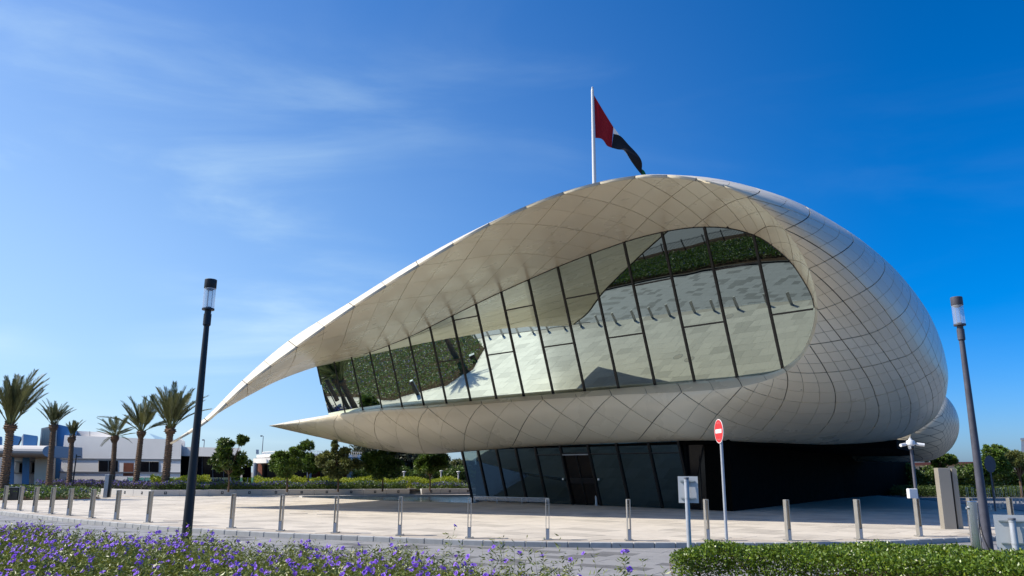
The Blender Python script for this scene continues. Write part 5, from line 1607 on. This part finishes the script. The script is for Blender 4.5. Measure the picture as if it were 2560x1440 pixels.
# thin dark garden lamp by the short palm and pale far lamps
p = at(186, 1222, 60); q = at(191.5, 1136, 60)
gl_l = thing("garden_lamp", (q[0], q[1], zg), "thin dark garden lamp with a side head, in front of the white building", "lamp")
MB().lathe((q[0], q[1], 0), [(0.06, zg), (0.045, q[2])], 8).build("pole", M["pole_dark"], gl_l)
MB().box((q[0] + .15, q[1], q[2] - .16), (.34, .12, .07)).build("lamp_head", M["pole_dark"], gl_l)
for x, y0, lab in ((1010.5, 1178, "pale thin far lamp right of the dark garden tree"), (1103, 1176, "pale far lamp with a flat cap, second left of the entrance glass"), (1146, 1178, "pale far lamp with a flat cap nearest the entrance glass")):
    q = at(x, y0, 74)
    f_ = thing("far_lamp", (q[0], q[1], 0), lab, "lamp", "pale far garden lamps")
    MB().lathe((q[0], q[1], 0), [(0.07, 0), (0.05, q[2] - .12)], 8).build("pole", M["wall_white"], f_)
    MB().lathe((q[0], q[1], 0), [(0.08, q[2] - .26), (0.08, q[2] - .1), (0.19, q[2] - .07), (0.17, q[2] - .02), (0.04, q[2])], 12).build("lamp_head", M["wall_white"], f_)
# teal glass balustrade behind the garden
bl_ = thing("glass_balustrade", tuple(at(560, 1200, 68) * np.array([1, 1, 0])), "low teal glass balustrade running behind the golden shrubs", "balustrade")
for k in range(13):
    x0, x1 = 318 + k * 43, 318 + (k + 1) * 43 - 1.0
    a_, b_, c_, d_ = at(x0, 1193.5 + .03 * k, 68), at(x1, 1193.5 + .03 * k, 68), at(x1, 1213, 68), at(x0, 1213, 68)
    MB().slab([a_, b_, c_, d_], [p + np.array([0, .03, 0]) for p in (a_, b_, c_, d_)]).build("glass_pane", M["teal_glass"], bl_)
    MB().box(((a_ + d_) / 2), (0.04, 0.06, (a_ - d_)[2] + .04)).build("post", M["galv"], bl_)

# ------------------------------------------------------------------ right-hand background
rb = bthing("red_roof_wall", (2370, 1165), 105, "low cream building with a long red roof band beyond the hedge, right", "building")
pslab("wall", [(2270, 1162), (2600, 1160), (2600, 1235), (2270, 1235)], 105, 8, M["cream"], rb)
pslab("roof", [(2272, 1156), (2600, 1153), (2600, 1161), (2272, 1163)], 104.6, 9, M["roof_red"], rb)
tw = bthing("white_tower", (2557, 1110), 190, "slice of a white distant building at the right edge", "building")
pslab("wall", [(2553, 1098), (2600, 1096), (2600, 1200), (2553, 1200)], 190, 12, M["wall_white"], tw, 7.9)
pslab("roof_rim", [(2551, 1095), (2602, 1093), (2602, 1098), (2551, 1100)], 189.6, 12.6, M["wall_white"], tw, 8.3)
hedge_row("tall dark clipped hedge across the right-hand road", (2255, 2680), 74, 2.55, 2.2, 26000, 0.26, M["leaf_dark"], tint=(0.35, 1.0))
hedge_row("low dark lawn-like hedge in shade before the tall hedge, right", (2255, 2680), 66, 0.85, 4.0, 20000, 0.16, M["leaf_dark"], tint=(0.35, 0.8))
GR = "layered trees beyond the right-hand hedge"
tree("layered_tree", "flat-layered dark tree just right of the pavilion's rear lobe", (2345, 1190), 68, [(2340, 1146, 58, 11), (2332, 1128, 26, 8), (2372, 1150, 36, 8), (2345, 1162, 26, 6)], 5600, 0.21, M["leaf_dark"], group=GR, z0=-.2, trunk_r=.12, tint=(.45, 1.3))
tree("layered_tree", "layered tree behind the right lamp post, with a leafy spike on top", (2478, 1190), 64, [(2478, 1150, 34, 26), (2482, 1118, 18, 7), (2500, 1124, 24, 6), (2462, 1170, 30, 18), (2505, 1165, 22, 14)], 6200, 0.20, M["leaf_dark"], group=GR, z0=-.2, trunk_r=.12, tint=(.5, 1.5))
tree("layered_tree", "broad yellow-green tree at the right edge", (2548, 1190), 66, [(2545, 1152, 46, 18), (2530, 1140, 26, 10), (2575, 1140, 30, 14)], 5200, 0.20, M["leaf_light"], group=GR, z0=-.2, trunk_r=.12, tint=(.5, 1.3))
p = at(2475, 1150, 36)
pg = ground(2489, 1278)
sg = thing("road_sign", (pg[0], pg[1], 0), "dark shaded road sign on a leaning-looking pole among the far bollards", "road sign")
top = at(2473.5, 1145, pg[1])
MB().lathe((pg[0], pg[1], 0), [(0.04, 0), (0.04, top[2] + .05)], 8).build("pole", M["pole_grey"], sg)
MB().slab([np.array([pg[0], pg[1] - .06, 0]) + np.array([.27 * math.cos(a_), 0, top[2] - .28 + .40 * math.sin(a_)]) for a_ in np.linspace(0, 2 * math.pi, 17)[:-1]], [np.array([pg[0], pg[1] - .045, 0]) + np.array([.27 * math.cos(a_), 0, top[2] - .28 + .40 * math.sin(a_)]) for a_ in np.linspace(0, 2 * math.pi, 17)[:-1]]).build("disc", M["pole_grey"], sg)

# ------------------------------------------------------------------ small covers let into the plaza
for (x, y), lab in (((-8.6, 33.0), "round cover plate in the plaza, nearest the glass"), ((-7.4, 32.6), "round cover plate beside its twin in the plaza"), ((-11.5, 27.9), "round cover plate near the bollard row")):
    mc_ = thing("manhole_cover", (x, y, 0), lab, "manhole cover", "round covers let into the plaza")
    MB().lathe((x, y, 0), [(0.36, 0.001), (0.36, 0.006), (0.335, 0.006), (0.335, 0.003)], 24).build("ring", M["trim_grey"], mc_)
    MB().lathe((x, y, 0), [(0.325, 0.001), (0.325, 0.007)], 24).build("lid", M["paver_base"], mc_)
